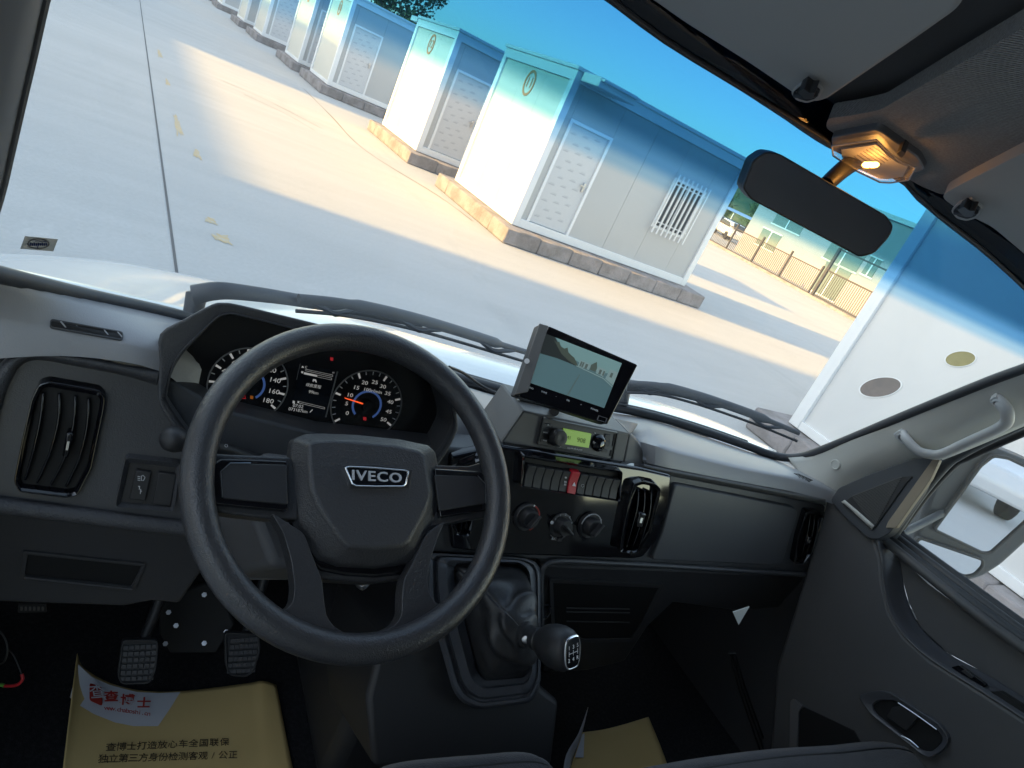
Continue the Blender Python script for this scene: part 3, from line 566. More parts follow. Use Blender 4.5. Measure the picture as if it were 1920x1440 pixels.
for z_ in (1.25,): box('side_moulding', (1.742, -4.9, z_), (1.757, .2, z_+.05), M['vanwhite'], van, .006)
box('van_roof', (-.2, -5.0, 2.7), (1.74, .0, 2.74), M['vanwhite'], van)
box('roof_cap', (-.2, -.9, 2.42), (1.72, .62, 2.46), M['vanwhite'], van)
# sticker on the glass
st = prism('sticker', Pts(pW, [(47, 442), (109, 448), (100, 471), (38, 466)], -.006), (0, -.0008, 0), M['sticker'], None); tag(st, 'small pale sticker with an oval emblem on the windscreen, low left', 'sticker')
n_ = V((0, -1, -.86)).normalized(); pc = pW(72, 457, -.008)
oo = [pW(72+21*math.cos(a), 457+10*math.sin(a), -.0072) for a in [k*math.pi/14 for k in range(28)]]; ii = [pW(72+18.5*math.cos(a), 457+8*math.sin(a), -.0072) for a in [k*math.pi/14 for k in range(28)]]
ring('emblem_ring', oo, ii, (0, -.0005, 0), M['grey'], st)
for k in range(9): prism('emblem_mark', Pts(pW, [(56+k*3.7, 455+(k % 2)), (58.6+k*3.7, 455+(k % 2)), (58.4+k*3.7, 461), (55.6+k*3.7, 460)], -.0074), (0, -.0004, 0), M['navy'], st)
prism('emblem_mark', Pts(pW, [(66, 451), (88, 452), (88, 453.5), (66, 452.5)], -.0074), (0, -.0004, 0), M['navy'], st); prism('emblem_mark', Pts(pW, [(70, 461), (72, 461), (71.5, 466), (70, 466)], -.0074), (0, -.0004, 0), M['navy'], st)

# ---- wipers (outside the glass)
def wiper(label, arm, blade, pivot):
    t = thing('windscreen_wiper', label, 'wiper', pW(*pivot, .04), 'windscreen wipers')
    if arm:
        pts = [pW(x, y, .035) for x, y in arm]
        box_pts = crom(pts, 4); tube('arm', box_pts, [.016, .009], M['wiper'], t, 8, 0, squash=.7)
        lathe('pivot', pW(*pivot, .04), (0, .5, .8), [(-.03, .014), (.012, .016), (.016, .010)], M['wiper'], t, 16)
    top = [pW(x, y, .028) for x, y in blade]; bl = crom(top, 5)
    b = tube('blade', bl, [.009]+[.012]*3+[.007], M['wiper'], t, 8, 0, squash=.8)
    N = len(bl)
    for a0, a1 in ((.06, .30), (.34, .62), (.66, .95)):
        i0, i1 = int(a0*N), int(a1*N)-1; mid = (bl[i0]+bl[i1])/2+V((0, -.008, -.016))
        tube('claw', [bl[i0], mid+(bl[i0]-mid)*.35, mid, mid+(bl[i1]-mid)*.35, bl[i1]], [.003, .005, .006, .005, .003], M['wiper'], b, 6, 3)
    tube('rubber_strip', [p+V((0, -.008, -.019)) for p in bl], .0035, M['rubber'], b, 6)
    return t
wiper('long black wiper with jointed arm at the foot of the windscreen, before the wheel', [(362, 553), (410, 545), (470, 550), (560, 563), (680, 585), (790, 607)], [(560, 560), (640, 568), (720, 583), (800, 603), (880, 627), (940, 646), (992, 662)], (366, 566))
wiper('second black wiper running from behind the monitor to the right corner', [(1175, 722), (1260, 733), (1340, 755)], [(1180, 720), (1240, 724), (1310, 742), (1370, 762), (1430, 784), (1498, 812)], (1170, 735))

# ================================================================ DASHBOARD
db = thing('dashboard', 'dark grey dashboard with vents across the whole cabin', 'dashboard', (.75, 1.0, 1.4))
topb = [(-160, 478), (0, 520), (150, 556), (297, 588), (400, 613), (600, 660), (830, 706), (935, 735), (1050, 760), (1185, 779), (1228, 789), (1300, 811), (1400, 845), (1490, 876), (1560, 915)]
crease = [(-160, 575, .87), (0, 601, .87), (150, 627, .875), (297, 655, .88), (400, 690, .93), (600, 730, .94), (830, 765, .95), (925, 785, .965), (1050, 810, .975), (1185, 826, .965), (1228, 836, .90), (1300, 856, .895), (1400, 880, .89), (1500, 900, .88), (1575, 925, .87)]
bandl = [(-160, 690, .855), (0, 672, .858), (150, 669, .868), (297, 695, .872), (400, 760, .92), (600, 800, .93), (830, 825, .93), (925, 838, .94), (1050, 850, .94), (1185, 862, .93), (1228, 872, .885), (1300, 887, .88), (1400, 906, .875), (1500, 925, .865), (1575, 950, .85)]
b0 = [pW(x, y, -.02) for x, y in topb]; b1 = [pY(*q) for q in crease]; b2 = [pY(*q) for q in bandl]
R_ = [b0, [lerp(a, b, .35)+V((0, 0, .004)) for a, b in zip(b0, b1)], [lerp(a, b, .7)+V((0, 0, .006)) for a, b in zip(b0, b1)], [lerp(a, b, .93)+V((0, 0, .003)) for a, b in zip(b0, b1)], b1, [lerp(a, b, .12)+V((0, -.002, 0)) for a, b in zip(b1, b2)], b2, [p+V((0, .03, -.006)) for p in b2]]
top_panel = grid('top_panel', R_, M['dashglare'], db, 4, 1, .006, ang=50)
# main face
fpx = [(-160, 690), (0, 674), (60, 664), (150, 671), (297, 698), (420, 770), (600, 815), (830, 838), (935, 848), (1050, 862), (1205, 880), (1300, 898), (1400, 917), (1500, 936), (1578, 958), (1570, 1082), (1400, 1072), (1200, 1062), (1040, 1052), (940, 1045), (760, 1032), (560, 1010), (340, 985), (200, 968), (0, 945), (-160, 925)]
prism('face_panel', Pts(pP, fpx, FASC), (0, .05, .0), M['dash'], db, .004)
# grained arch round the left vent
ao = [(299, 692), (240, 682), (187, 672), (140, 664), (94, 657), (47, 656), (19, 667), (0, 682), (-25, 725), (-50, 800), (-75, 930)]
ai = [(293, 722), (240, 706), (187, 695), (140, 686), (84, 676), (56, 677), (37, 688), (24, 708), (8, 745), (-8, 810), (-30, 935)]
mid = [((a[0]+b[0])/2, (a[1]+b[1])/2) for a, b in zip(ao, ai)]
grid('vent_arch', [Pts(pP, ao, FASC, .002), Pts(pP, [lerp(V(a), V(b), .2) for a, b in zip(ao, mid)], FASC, .016), Pts(pP, mid, FASC, .021), Pts(pP, [lerp(V(a), V(b), .75) for a, b in zip(mid, ai)], FASC, .015), Pts(pP, ai, FASC, .001)], M['grain'], db, 4, 2)
# top defroster slot
tpf = surf(top_panel); sl = rnd([(95, 599), (228, 625), (229, 637), (95, 611)], 5)
so_ = prism('defroster_slot', [tpf(x, y, .0012) for x, y in sl], (0, .0, -.001), M['black'], db)
ring('rim', [tpf(x, y, .0022) for x, y in inset(sl, -1.8)], [tpf(x, y, .0022) for x, y in sl], (0, 0, -.002), M['dash'], so_)
for k in range(5):
    x = 116+k*26.5; y = 605+k*5.2; prism('fin', [tpf(a, b, .0022) for a, b in ((x-4, y-3), (x-1.5, y-2.4), (x+8, y+8), (x+5.5, y+7.5))], (0, 0, -.001), M['dashglare'], so_)
# right defroster slot
sr = prism('defroster_slot', [tpf(x, y, .0012) for x, y in ((1488, 888), (1497, 889), (1524, 901), (1517, 904))], (0, 0, -.001), M['black'], db)
for k in range(4): prism('fin', [tpf(x, y, .0022) for x, y in ((1494+k*6, 890+k*2.6), (1496+k*6, 891+k*2.6), (1500+k*6, 897+k*2.2), (1498+k*6, 897+k*2.2))], (0, 0, -.001), M['dash'], sr)
def vent(outer, inner, slats, tab, off=.006, deep=.03, name='air_vent', parent=db, rim='gloss', slatm='gloss'):
    # shroud standing proud of the face, black throat, curved vertical vanes
    o = Pts(pP, outer, FASC, off+.008); i = Pts(pP, inner, FASC, off+.004)
    v = ring(name, o, i, (0, .02, 0), M[rim], parent, .0018)
    prism('throat', Pts(pP, inset(inner, -1), FASC, .0015), (0, .004, 0), M['black'], v)
    for s in slats:
        c = crom([V(q) for q in s], 5); L = []
        for k, q in enumerate(c):
            bow = .006*math.sin(math.pi*k/(len(c)-1)); L.append((pP(q.x, q.y, FASC, .002), pP(q.x+1.2, q.y, FASC, off+.004+bow)))
        rows = [[a for a, b in L], [lerp(a, b, .5)+V((.001, 0, 0)) for a, b in L], [b for a, b in L]]
        grid('vane', rows, M[slatm], v, 1, 1, .0018)
    if tab: prism('slider', Pts(pP, tab, FASC, off+.016), (0, .014, 0), M['gloss'], v, .002); prism('slider_mark', Pts(pP, shrink(tab, .35), FASC, off+.017), (0, .001, 0), M['silver'], v)
    return v
lv_o = rnd([(72, 722), (90, 716), (187, 733), (198, 748), (195, 770), (172, 880), (146, 930), (127, 935), (35, 924), (25, 905), (40, 830), (58, 750)], 7); 
vent(lv_o, inset(lv_o, 10), [[(108, 737), (106, 790), (90, 850), (66, 905)], [(138, 741), (134, 800), (117, 860), (92, 909)], [(163, 746), (160, 800), (145, 860), (121, 912)], [(78, 735), (72, 790), (58, 850), (44, 900)]], [(125, 812), (138, 814), (128, 860), (116, 858)])
# switch bank left of the wheel
sb_o = rnd([(236, 858), (340, 869), (326, 960), (216, 951)], 8); sb = ring('switch_bank', Pts(pP, sb_o, FASC, .010), Pts(pP, inset(sb_o, 9), FASC, .003), (0, .012, 0), M['grain'], db, .003)
prism('bank_floor', Pts(pP, inset(sb_o, 8), FASC, .001), (0, .002, 0), M['dark'], sb)
s1 = prism('switch', Pts(pP, [(255, 882), (284, 886), (273, 940), (242, 936)], FASC, .007), (0, .006, 0), M['dark'], sb, .0015); prism('switch', Pts(pP, [(297, 886), (331, 890), (320, 950), (285, 944)], FASC, .006), (0, .005, 0), M['dark'], sb, .0015)
tube('switch_mark', [pP(x, y, FASC, .0075) for x, y in ((265, 893), (268, 891), (272, 895), (269, 901), (265, 901), (265, 893))], .0004, M['white'], s1, 5)
for k in range(3): tube('switch_mark', [pP(258, 893+k*3.5, FASC, .0075), pP(263, 894+k*3.5, FASC, .0075)], .0004, M['white'], s1, 4)
for q in ((259, 912, 262, 912), (262, 912, 261, 918), (263, 921, 266, 921), (264, 917, 263, 926)): tube('switch_mark', [pP(q[0], q[1], FASC, .0075), pP(q[2], q[3], FASC, .0075)], .0005, M['white'], s1, 4)
# grained roll below the face, knee panel with a slot
tube('edge_roll', Pts(pP, [(-160, 930), (-60, 940), (20, 950), (100, 960), (200, 973), (290, 984), (345, 990), (440, 1002)], FASC, .004), .011, M['grain'], db, 12, 4)
KN = plane((0, .835, -.66), (0, -1, -.12))
prism('knee_panel', Pts(pP, [(-160, 942), (0, 958), (200, 980), (345, 996), (440, 1008), (372, 1082), (337, 1133), (285, 1128), (233, 1138), (100, 1134), (0, 1130), (-160, 1120)], KN), (0, .03, 0), M['lower'], db, .006)
slot = ring('tray_slot', Pts(pP, rnd([(42, 1034), (274, 1058), (252, 1110), (36, 1088)], 5), KN, .004), Pts(pP, rnd([(52, 1040), (266, 1062), (246, 1101), (46, 1080)], 3), KN, .004), (0, .012, 0), M['lower'], db, .002)
prism('slot_dark', Pts(pP, [(48, 1037), (270, 1060), (249, 1106), (42, 1084)], KN, .001), (0, .002, 0), M['black'], slot); tube('slot_lip', [pP(46, 1083, KN, .006), pP(248, 1105, KN, .006)], .0022, M['lower'], slot, 6)
fb = prism('fuse_label', Pts(pY, [(34, 1134), (86, 1132), (87, 1148), (33, 1149)], 1.02), (0, .004, 0), M['dark'], db)
for k in range(6): prism('fuse', Pts(pY, [(38+k*8, 1139), (42+k*8, 1139), (42+k*8, 1145), (38+k*8, 1145)], 1.018), (0, .003, 0), M['grey'], fb)
# ---- centre stack: piano black, button row, knobs, vent
cs_o = rnd([(846, 856), (938, 836), (1206, 879), (1260, 892), (1253, 950), (1232, 1014), (1206, 1046), (1188, 1049), (939, 1041), (848, 1030), (838, 940)], 6)
cs = prism('centre_panel', Pts(pP, cs_o, FASC, .012), (0, .02, 0), M['gloss'], db, .005, 3)
bo = rnd([(980, 853), (1168, 884), (1163, 941), (976, 913)], 5)
bf = ring('button_frame', Pts(pP, bo, FASC, .026), Pts(pP, inset(bo, 4.2), FASC, .022), (0, .014, 0), M['gloss'], cs, .003, 3)
prism('button_well', Pts(pP, inset(bo, 3), FASC, .0135), (0, .003, 0), M['black'], cs)
zb = [355, 443, 531, 620, 705, 793, 882, 965, 1046, 1128, 1208, 1288]
def ztop(i): t = (zb[i]-355)/(1288-355); return (920+(zb[i]+22)/5.333, 820+lerp(283, 435, t)/5.333)
def zbot(i): t = (zb[i]-355)/(1288-355); return (920+(zb[i]-30)/5.333, 820+lerp(490, 622, t)/5.333)
for i in range(11):
    a, b, c, e = ztop(i), ztop(i+1), zbot(i+1), zbot(i); g_ = .7
    q = [(a[0]+g_, a[1]+.3), (b[0]-g_, b[1]-.3), (c[0]-g_, c[1]), (e[0]+g_, e[1])]
    if i == 5: q = [(q[0][0], q[0][1]-2), (q[1][0], q[1][1]-2), (q[2][0], q[2][1]+1.5), (q[3][0], q[3][1]+1.5)]
    tp = Pts(pP, q, FASC, .024 if i != 5 else .027); ml = [lerp(tp[0], tp[3], .5)+V((0, .003, 0)), lerp(tp[1], tp[2], .5)+V((0, .003, 0))]
    vs = [tp[0], tp[1], ml[1], tp[2], tp[3], ml[0]]; bk = [p+V((0, .012, 0)) for p in vs]
    b_ = mk('button', vs+bk, [[0, 1, 2, 5], [5, 2, 3, 4], [6, 11, 8, 7], [11, 10, 9, 8], [0, 6, 7, 1], [1, 7, 8, 2], [2, 8, 9, 3], [3, 9, 10, 4], [4, 10, 11, 5], [5, 11, 6, 0]], M['red'] if i == 5 else M['dark'], cs, False, .0012)
    cc = ((q[0][0]+q[2][0])/2, (q[0][1]+q[2][1])/2)
    if i == 5:
        b_['label'] = 'red hazard light button'
        T = [(cc[0]-3.0, cc[1]+5), (cc[0]+3.6, cc[1]+6), (cc[0]+1.0, cc[1]-1.5)]; prism('hazard_mark', Pts(pP, T, FASC, .0265), (0, .001, 0), M['white'], b_)
    if i == 4:
        for dx, dy, w_, h_ in ((1.5, -8, 3.4, 2.4), (-.5, 0, 1.6, 3), (1.8, .4, 1.6, 3), (-1, 5, 1.6, 3), (1.4, 5.4, 1.6, 3)): prism('button_mark', Pts(pP, [(cc[0]+dx-w_/2, cc[1]+dy-h_/2), (cc[0]+dx+w_/2, cc[1]+dy-h_/2), (cc[0]+dx+w_/2, cc[1]+dy+h_/2), (cc[0]+dx-w_/2, cc[1]+dy+h_/2)], FASC, .0238), (0, .001, 0), M['litdim'], b_)
    if i == 6: tube('button_mark', [pP(cc[0]+2.6*math.cos(a_), cc[1]+2+2.6*math.sin(a_), FASC, .0235) for a_ in [k*.45 for k in range(14)]], .0003, M['litdim'], b_, 4)
nF = FASC[1]; xF = V((1, 0, 0)); yF = nF.cross(xF)*-1; yF = yF if yF.z > 0 else -yF
def arc(c, r_, a0, a1, n, off=0): return [c+nF*off+(xF*math.sin(math.radians(a0+(a1-a0)*k/n))+yF*math.cos(math.radians(a0+(a1-a0)*k/n)))*r_ for k in range(n+1)]
for i, (x, y) in enumerate(((986, 968), (1050, 984), (1104, 984))):
    c = pP(x, y, FASC, .012); R0 = .0255 if i != 1 else .023
    k_ = lathe('climate_knob', c, nF, [(0, R0), (.004, R0), (.007, R0*.93), (.007, R0*.80), (.006, R0*.78)] if i != 1 else [(0, R0), (.002, R0), (.003, R0*.9)], M['dark'], cs, 40)
    lathe('grip', c, nF, [(.004, R0*.74), (.018, R0*.66), (.021, R0*.6)], M['dark'], k_, 36)
    an = math.radians((35, -55, 35)[i]); d_ = xF*math.sin(an)+yF*math.cos(an); e_ = xF*math.cos(an)-yF*math.sin(an)
    prism('fin', [c+nF*.034+d_*(R0*.56*sx)+e_*(.0022*sy) for sx, sy in ((-1, -1), (1, -1), (1, 1), (-1, 1))], -nF*.016, M['dark'], k_, .0015)
    if i == 0: tube('red_scale', arc(c, R0*.93, 20, 150, 14, .0075), .0013, M['redprint'], k_, 5); tube('scale', arc(c, R0*.93, -90, 12, 12, .0075), .0008, M['grey'], k_, 5); lathe('scale_dot', arc(c, R0*.93, 16, 17, 1, .007)[0], nF, [(0, .0017), (.001, .0017)], M['white'], k_, 10); lathe('scale_dot', arc(c, R0*.93, 152, 153, 1, .007)[0], nF, [(0, .0017), (.001, .0017)], M['redprint'], k_, 10)
    if i == 1:
        tube('scale', arc(c, R0*.92, -50, 85, 16, .003), [.0016, .0028], M['pod'], k_, 6)
        lathe('scale_dot', arc(c, R0*.98, -80, -79, 1, .003)[0], nF, [(0, .0032), (.0015, .0032)], M['white'], k_, 10)
        for s_, a_ in (('0', -58), ('1', -25), ('2', 5), ('3', 35), ('4', 70)): text(s_, arc(c, R0*.95, a_, a_+1, 1, .0062)[0], xF, nF, .006, M['litdim'], k_, 'scale_number', .0002)
        for a0, a1 in ((-165, -140), (140, 165)): tube('scale', arc(c, R0*1.15, a0, a1, 6, .002), .0011, M['grey'], k_, 5)
        text('A/C', arc(c, R0*1.2, 198, 199, 1, .004)[0], xF, nF, .007, M['litdim'], k_, 'scale_number', .0002); prism('ac_button', [arc(c, R0*1.2, 170+dx*10, 171+dx*10, 1, .006)[0]+yF*(dz*.0035) for dx, dz in ((-1, -1), (1, -1), (1, 1), (-1, 1))], -nF*.005, M['dark'], k_, .001)
    if i == 2: tube('scale', arc(c, R0*.93, -85, 130, 24, .0075), .0011, M['litdim'], k_, 5); [lathe('scale_dot', arc(c, R0*.93, a_, a_+1, 1, .007)[0], nF, [(0, .0019), (.001, .0019)], M['litdim'], k_, 10) for a_ in (-30, 55, 130)]
rv_o = rnd([(1189, 907), (1205, 902), (1230, 907), (1240, 917), (1237, 935), (1221, 998), (1199, 1036), (1188, 1039), (1162, 1035), (1164, 1018), (1181, 935)], 5)
vent(rv_o, inset(rv_o, 6), [[(1195, 918), (1193, 950), (1183, 990), (1172, 1026)], [(1207, 919), (1205, 955), (1195, 995), (1183, 1028)], [(1219, 921), (1217, 955), (1207, 995), (1194, 1030)]], [(1200, 962), (1212, 964), (1205, 990), (1194, 988)], .020)
lv2 = rnd([(858, 905), (888, 910), (892, 930), (884, 990), (880, 1006), (856, 1003), (850, 985)], 5); vent(lv2, inset(lv2, 5), [[(866, 915), (862, 995)], [(876, 917), (872, 997)]], None, .020)
ev_o = rnd([(1512, 958), (1538, 960), (1546, 968), (1540, 990), (1524, 1040), (1508, 1060), (1488, 1057), (1497, 1010)], 5)
vent(ev_o, inset(ev_o, 4.5), [[(1517, 966), (1512, 1000), (1498, 1050)], [(1526, 968), (1521, 1002), (1506, 1052)], [(1534, 970), (1528, 1005), (1514, 1052)]], [(1517, 1008), (1523, 1009), (1519, 1024), (1513, 1023)])
# glovebox lid, a paler strip painted as an edge highlight, the ledge
prism('glovebox_lid', Pts(pP, rnd([(1266, 908), (1400, 934), (1490, 952), (1496, 962), (1468, 1052), (1458, 1060), (1222, 1050), (1242, 1000)], 7), FASC, .010), (0, .016, 0), M['dash'], db, .005, 3)
grid('edge_highlight', [[pY(x, y, Y_-.004) for x, y, Y_ in ((1208, 870, .885), (1300, 888, .88), (1400, 907, .875), (1500, 926, .865), (1548, 936, .86))], [pY(x, y+5, Y_-.009) for x, y, Y_ in ((1208, 870, .885), (1300, 888, .88), (1400, 907, .875), (1500, 926, .865), (1548, 936, .86))], [pY(x, y+12, Y_-.004) for x, y, Y_ in ((1208, 871, .885), (1300, 888, .88), (1400, 907, .875), (1500, 926, .865), (1548, 936, .86))]], M['pod'], db, 3, 2, .003)
tube('ledge', Pts(pP, [(1015, 1200), (1014, 1130), (1014, 1080), (1022, 1060), (1042, 1052), (1100, 1053), (1300, 1064), (1470, 1075), (1548, 1080)], FASC, .005), .0058, M['dash'], db, 10, 4)
LP = plane((0, .84, -.74), (0, -1, -.1))
prism('lower_panel', Pts(pP, [(1014, 1060), (1300, 1070), (1560, 1086), (1560, 1118), (1470, 1140), (1380, 1146), (1262, 1130), (1215, 1175), (1172, 1240), (1100, 1258), (1016, 1262)], LP), (0, .03, 0), M['lower'], db, .006)
tr_o = rnd([(1030, 1086), (1246, 1096), (1206, 1176), (1187, 1204), (1094, 1206), (1034, 1180)], 6); tr = ring('tray', Pts(pP, tr_o, LP, .006), Pts(pP, inset(tr_o, 7), LP, .004), (0, .01, 0), M['lower'], db, .002)
prism('tray_dark', Pts(pP, inset(tr_o, 5), LP, .002), (0, .003, 0), M['black'], tr)
for y in (1140, 1147, 1165): tube('tray_rib', [pP(1062, y, LP, .005), pP(1180, y+2, LP, .005)], .0016, M['lower'], tr, 5)
tg = prism('foam_tab', [pT(1374, 1148, 1.32), pT(1405, 1138, 1.36), pT(1385, 1172, 1.34)], (0, .0015, .0005), M['pillar'], db)

# ---- instrument cluster
DP = plane((0, .955, -.46), (0, -1, .25)); HP = plane((0, .855, -.45), (0, -1, .25))
ic = thing('instrument_cluster', 'hooded instrument cluster with two dials and a small screen', 'instrument cluster', pP(590, 860, HP))
co = [(300, 626), (345, 598), (398, 570), (420, 567), (445, 570), (520, 588), (597, 607), (720, 640), (800, 664), (834, 682), (848, 715), (859, 787), (855, 816), (822, 872), (750, 935), (560, 940), (420, 905), (349, 828), (325, 800), (300, 762), (296, 735), (299, 680)]
ci = [(340, 668), (372, 633), (406, 599), (424, 591), (442, 591), (520, 610), (592, 629), (700, 656), (785, 684), (815, 704), (832, 730), (849, 787), (841, 818), (814, 858), (745, 915), (562, 920), (428, 885), (362, 818), (340, 790), (315, 752), (314, 738), (321, 704)]
C0 = crom([V(q) for q in co], 3, True); C1 = crom([V(q) for q in ci], 3, True); n = len(C0)
fo = Pts(pP, C0, HP); fi = Pts(pP, C1, HP, -.004); bk = [p+V((.02, .16, -.085)) for p in fo]; ti = [p+V((0, .075, -.020)) for p in fi]
vs = fo+fi+bk+ti; fs = []
for i in range(n):
    j = (i+1) % n; fs += [[i, j, n+j, n+i], [2*n+i, 2*n+j, j, i], [n+i, n+j, 3*n+j, 3*n+i]]
mk('hood', vs, fs, M['grain'], ic, True, .004, 3, ang=40)
ring('hood_lip', [p+V((0, -.001, 0)) for p in Pts(pP, [lerp(a, b, .90) for a, b in zip(C0, C1)], HP, 0)], fi, (0, .008, 0), M['dash'], ic, .001)
cen = sum(ti, V((0, 0, 0)))/n; tp = [cen+(p-cen)*1.02 for p in ti]
def onD(p, off=0): P, nn = DP; return V((p.x, P.y+(p.z-P.z)*nn.z/(-nn.y)*1.0, p.z))
disp = prism('dial_face', [p+V((0, -.012, 0)) for p in tp], (0, .006, 0), M['screen'], ic)
DPq = (sum(tp, V((0, 0, 0)))/n+V((0, -.012, 0)), ((tp[n//3]-tp[0]).cross(tp[2*n//3]-tp[0])).normalized())
if DPq[1].y > 0: DPq = (DPq[0], -DPq[1])
nD = DPq[1]; xD = V((1, 0, 0)); xD = (xD-nD*xD.dot(nD)).normalized(); yD = nD.cross(xD)
def dpt(x, y, off=.0012): return pP(x, y, DPq, off)
def gauge(cx, cy, redge, ticks, a0, a1, skip=None):
    c = dpt(cx, cy); R_ = (dpt(*redge)-c).length
    def P(a, q, off=0): a = math.radians(a); return c+(xD*math.sin(a)+yD*math.cos(a))*R_*q+nD*off
    g_ = mk('dial_ring', [P(a, 1.0, .001) for a in range(0, 360, 8)]+[P(a, .965, .001) for a in range(0, 360, 8)], [[k, (k+1) % 45, 45+(k+1) % 45, 45+k] for k in range(45)], M['grey'], ic, solid=.001)
    for k in range(ticks+1):
        a = a0+(a1-a0)*k/ticks; big = k % skip == 0; w_ = .055 if big else .022; q0 = .80 if big else .86
        d_ = math.degrees(w_)*.55
        prism('tick', [P(a-d_, q0), P(a+d_, q0), P(a+d_, .95), P(a-d_, .95)], nD*.0004, M['lit'] if big else M['litdim'], g_)
    mk('blue_arc', [P(a, .42) for a in range(-140, 141, 8)]+[P(a, .36) for a in range(-140, 141, 8)], [[k, k+1, 36+k+1, 36+k] for k in range(35)], M['litblue'], g_, solid=.0004)
    return g_, c, R_, P
g1, c1, R1, P1 = gauge(688, 760, (752, 768), 20, -128, 118, 4)
for s_, x, y in (('0', 651, 775), ('5', 650, 757), ('10', 656, 741), ('15', 668, 727), ('20', 684, 718), ('25', 703, 717), ('30', 718, 725), ('35', 727, 738), ('40', 732, 754), ('45', 729, 772), ('50', 719, 787)): text(s_, dpt(x, y), xD, nD, .0085, M['lit'], g1, 'dial_number', .0002, sx=1.25)
text('100r/min', dpt(699, 733), xD, nD, .0075, M['lit'], g1, 'dial_unit', .0002, sx=1.15)
prism('needle', [dpt(646, 745.3, .003), dpt(646.6, 747, .003), dpt(688, 760.6, .003), dpt(688.6, 758, .003)], nD*.0015, M['needle'], g1); lathe('needle_hub', c1, nD, [(0, R1*.16), (.006, R1*.14)], M['screen'], g1, 20)
g2, c2, R2, P2 = gauge(466, 722, (541, 720), 18, -122, 122, 2)
for s_, a in (('0', -122), ('20', -95), ('40', -68), ('60', -41), ('80', -14), ('100', 14), ('120', 41), ('140', 68), ('160', 95), ('180', 120)): text(s_, P2(a, .66), xD, nD, .0095, M['lit'], g2, 'dial_number', .0002, sx=1.2)
lc_ = Pts(dpt, [(563, 682), (632, 697), (610, 782), (545, 771)]); lcd = prism('trip_screen', lc_, -nD*.0008, M['lcd'], ic)
tube('screen_edge', [dpt(632.5, 697, .001), dpt(610.5, 782, .001)], .0012, M['grey'], lcd, 6); tube('screen_edge', [dpt(563, 682, .001), dpt(556, 712, .001)], .0004, M['grey'], lcd, 6)
def bar(a, b, h, fill=0):
    for dy in (0, h): tube('bar_line', [dpt(a[0], a[1]+dy), dpt(b[0], b[1]+dy)], .00028, M['lit'], lcd, 4)
    tube('bar_line', [dpt(b[0], b[1]), dpt(b[0]-.6, b[1]+h)], .00028, M['lit'], lcd, 4)
    if fill: e = (lerp(a[0], b[0], fill), lerp(a[1], b[1], fill)); prism('bar_fill', [dpt(*a), dpt(*e), dpt(e[0]-.5, e[1]+h), dpt(a[0]-.5, a[1]+h)], nD*.0003, M['lit'], lcd)
bar((572, 692), (624, 703), 3); bar((570, 698), (622, 709), 3.4, .48); bar((558, 752), (609, 764), 3, .06)
text('C', dpt(574, 688.5), xD, nD, .005, M['lit'], lcd, 'screen_text', .0001); text('H', dpt(625, 699), xD, nD, .004, M['lit'], lcd, 'screen_text', .0001)
text('续航里程', dpt(588, 724), xD, nD, .0058, M['lit'], lcd, 'screen_text', .0001); text('99km', dpt(588, 736), xD, nD, .0068, M['lit'], lcd, 'screen_text', .0001)
text('07:02', dpt(559, 761.5), xD, nD, .0072, M['lit'], lcd, 'screen_text', .0001); text('073187km', dpt(559, 769.5), xD, nD, .0068, M['lit'], lcd, 'screen_text', .0001)
tube('spanner_mark', [dpt(581, 773), dpt(586, 768)], .0007, M['lit'], lcd, 5)
prism('car_mark', [dpt(586, 715), dpt(587, 710.5), dpt(592.5, 711.5), dpt(594, 717), dpt(592, 717), dpt(591, 714.5), dpt(588, 714), dpt(587.5, 716.5)], nD*.0003, M['lit'], lcd)
prism('pump_mark', [dpt(549, 751), dpt(553, 752), dpt(552.5, 757), dpt(548.5, 756)], nD*.0003, M['lit'], lcd); prism('temp_mark', [dpt(567, 686), dpt(568.5, 686.3), dpt(570, 690), dpt(565, 689)], nD*.0003, M['lit'], lcd); prism('oil_mark', [dpt(565, 695.5), dpt(569, 696.5), dpt(568, 700), dpt(564.5, 699)], nD*.0003, M['lit'], lcd)
for nm, x, y, mt in (('car', 456, 745, 'litred'), ('belt', 622, 673, 'litred'), ('battery', 684, 785, 'litred'), ('engine', 472, 745, 'litamber')):
    if nm == 'car': tube('warning_mark', [dpt(x+a, y+b) for a, b in ((-6, 2), (-5, -1), (-2, -4), (3, -3), (5, 2), (-6, 2))], .0006, M[mt], ic, 4)
    else: prism('warning_mark', [dpt(x-3, y-3.5), dpt(x+3, y-2.5), dpt(x+2.6, y+3.5), dpt(x-3, y+2.5)], nD*.0003, M[mt], ic)
for x, y in ((539, 793), (611, 804)): lathe('reset_stub', dpt(x, y, 0), nD, [(0, .0045), (.003, .0045), (.003, .003), (.014, .003), (.015, .002)], M['gloss'], ic, 14); lathe('stub_ring', dpt(x-1, y-2, 0), nD, [(0, .0058), (.002, .0055), (.0025, .005)], M['silver'], ic, 16)
for y in (806, 820): tube('face_rib', [dpt(430, y, .002), dpt(600, y+26, .002)], .0016, M['dash'], ic, 5)

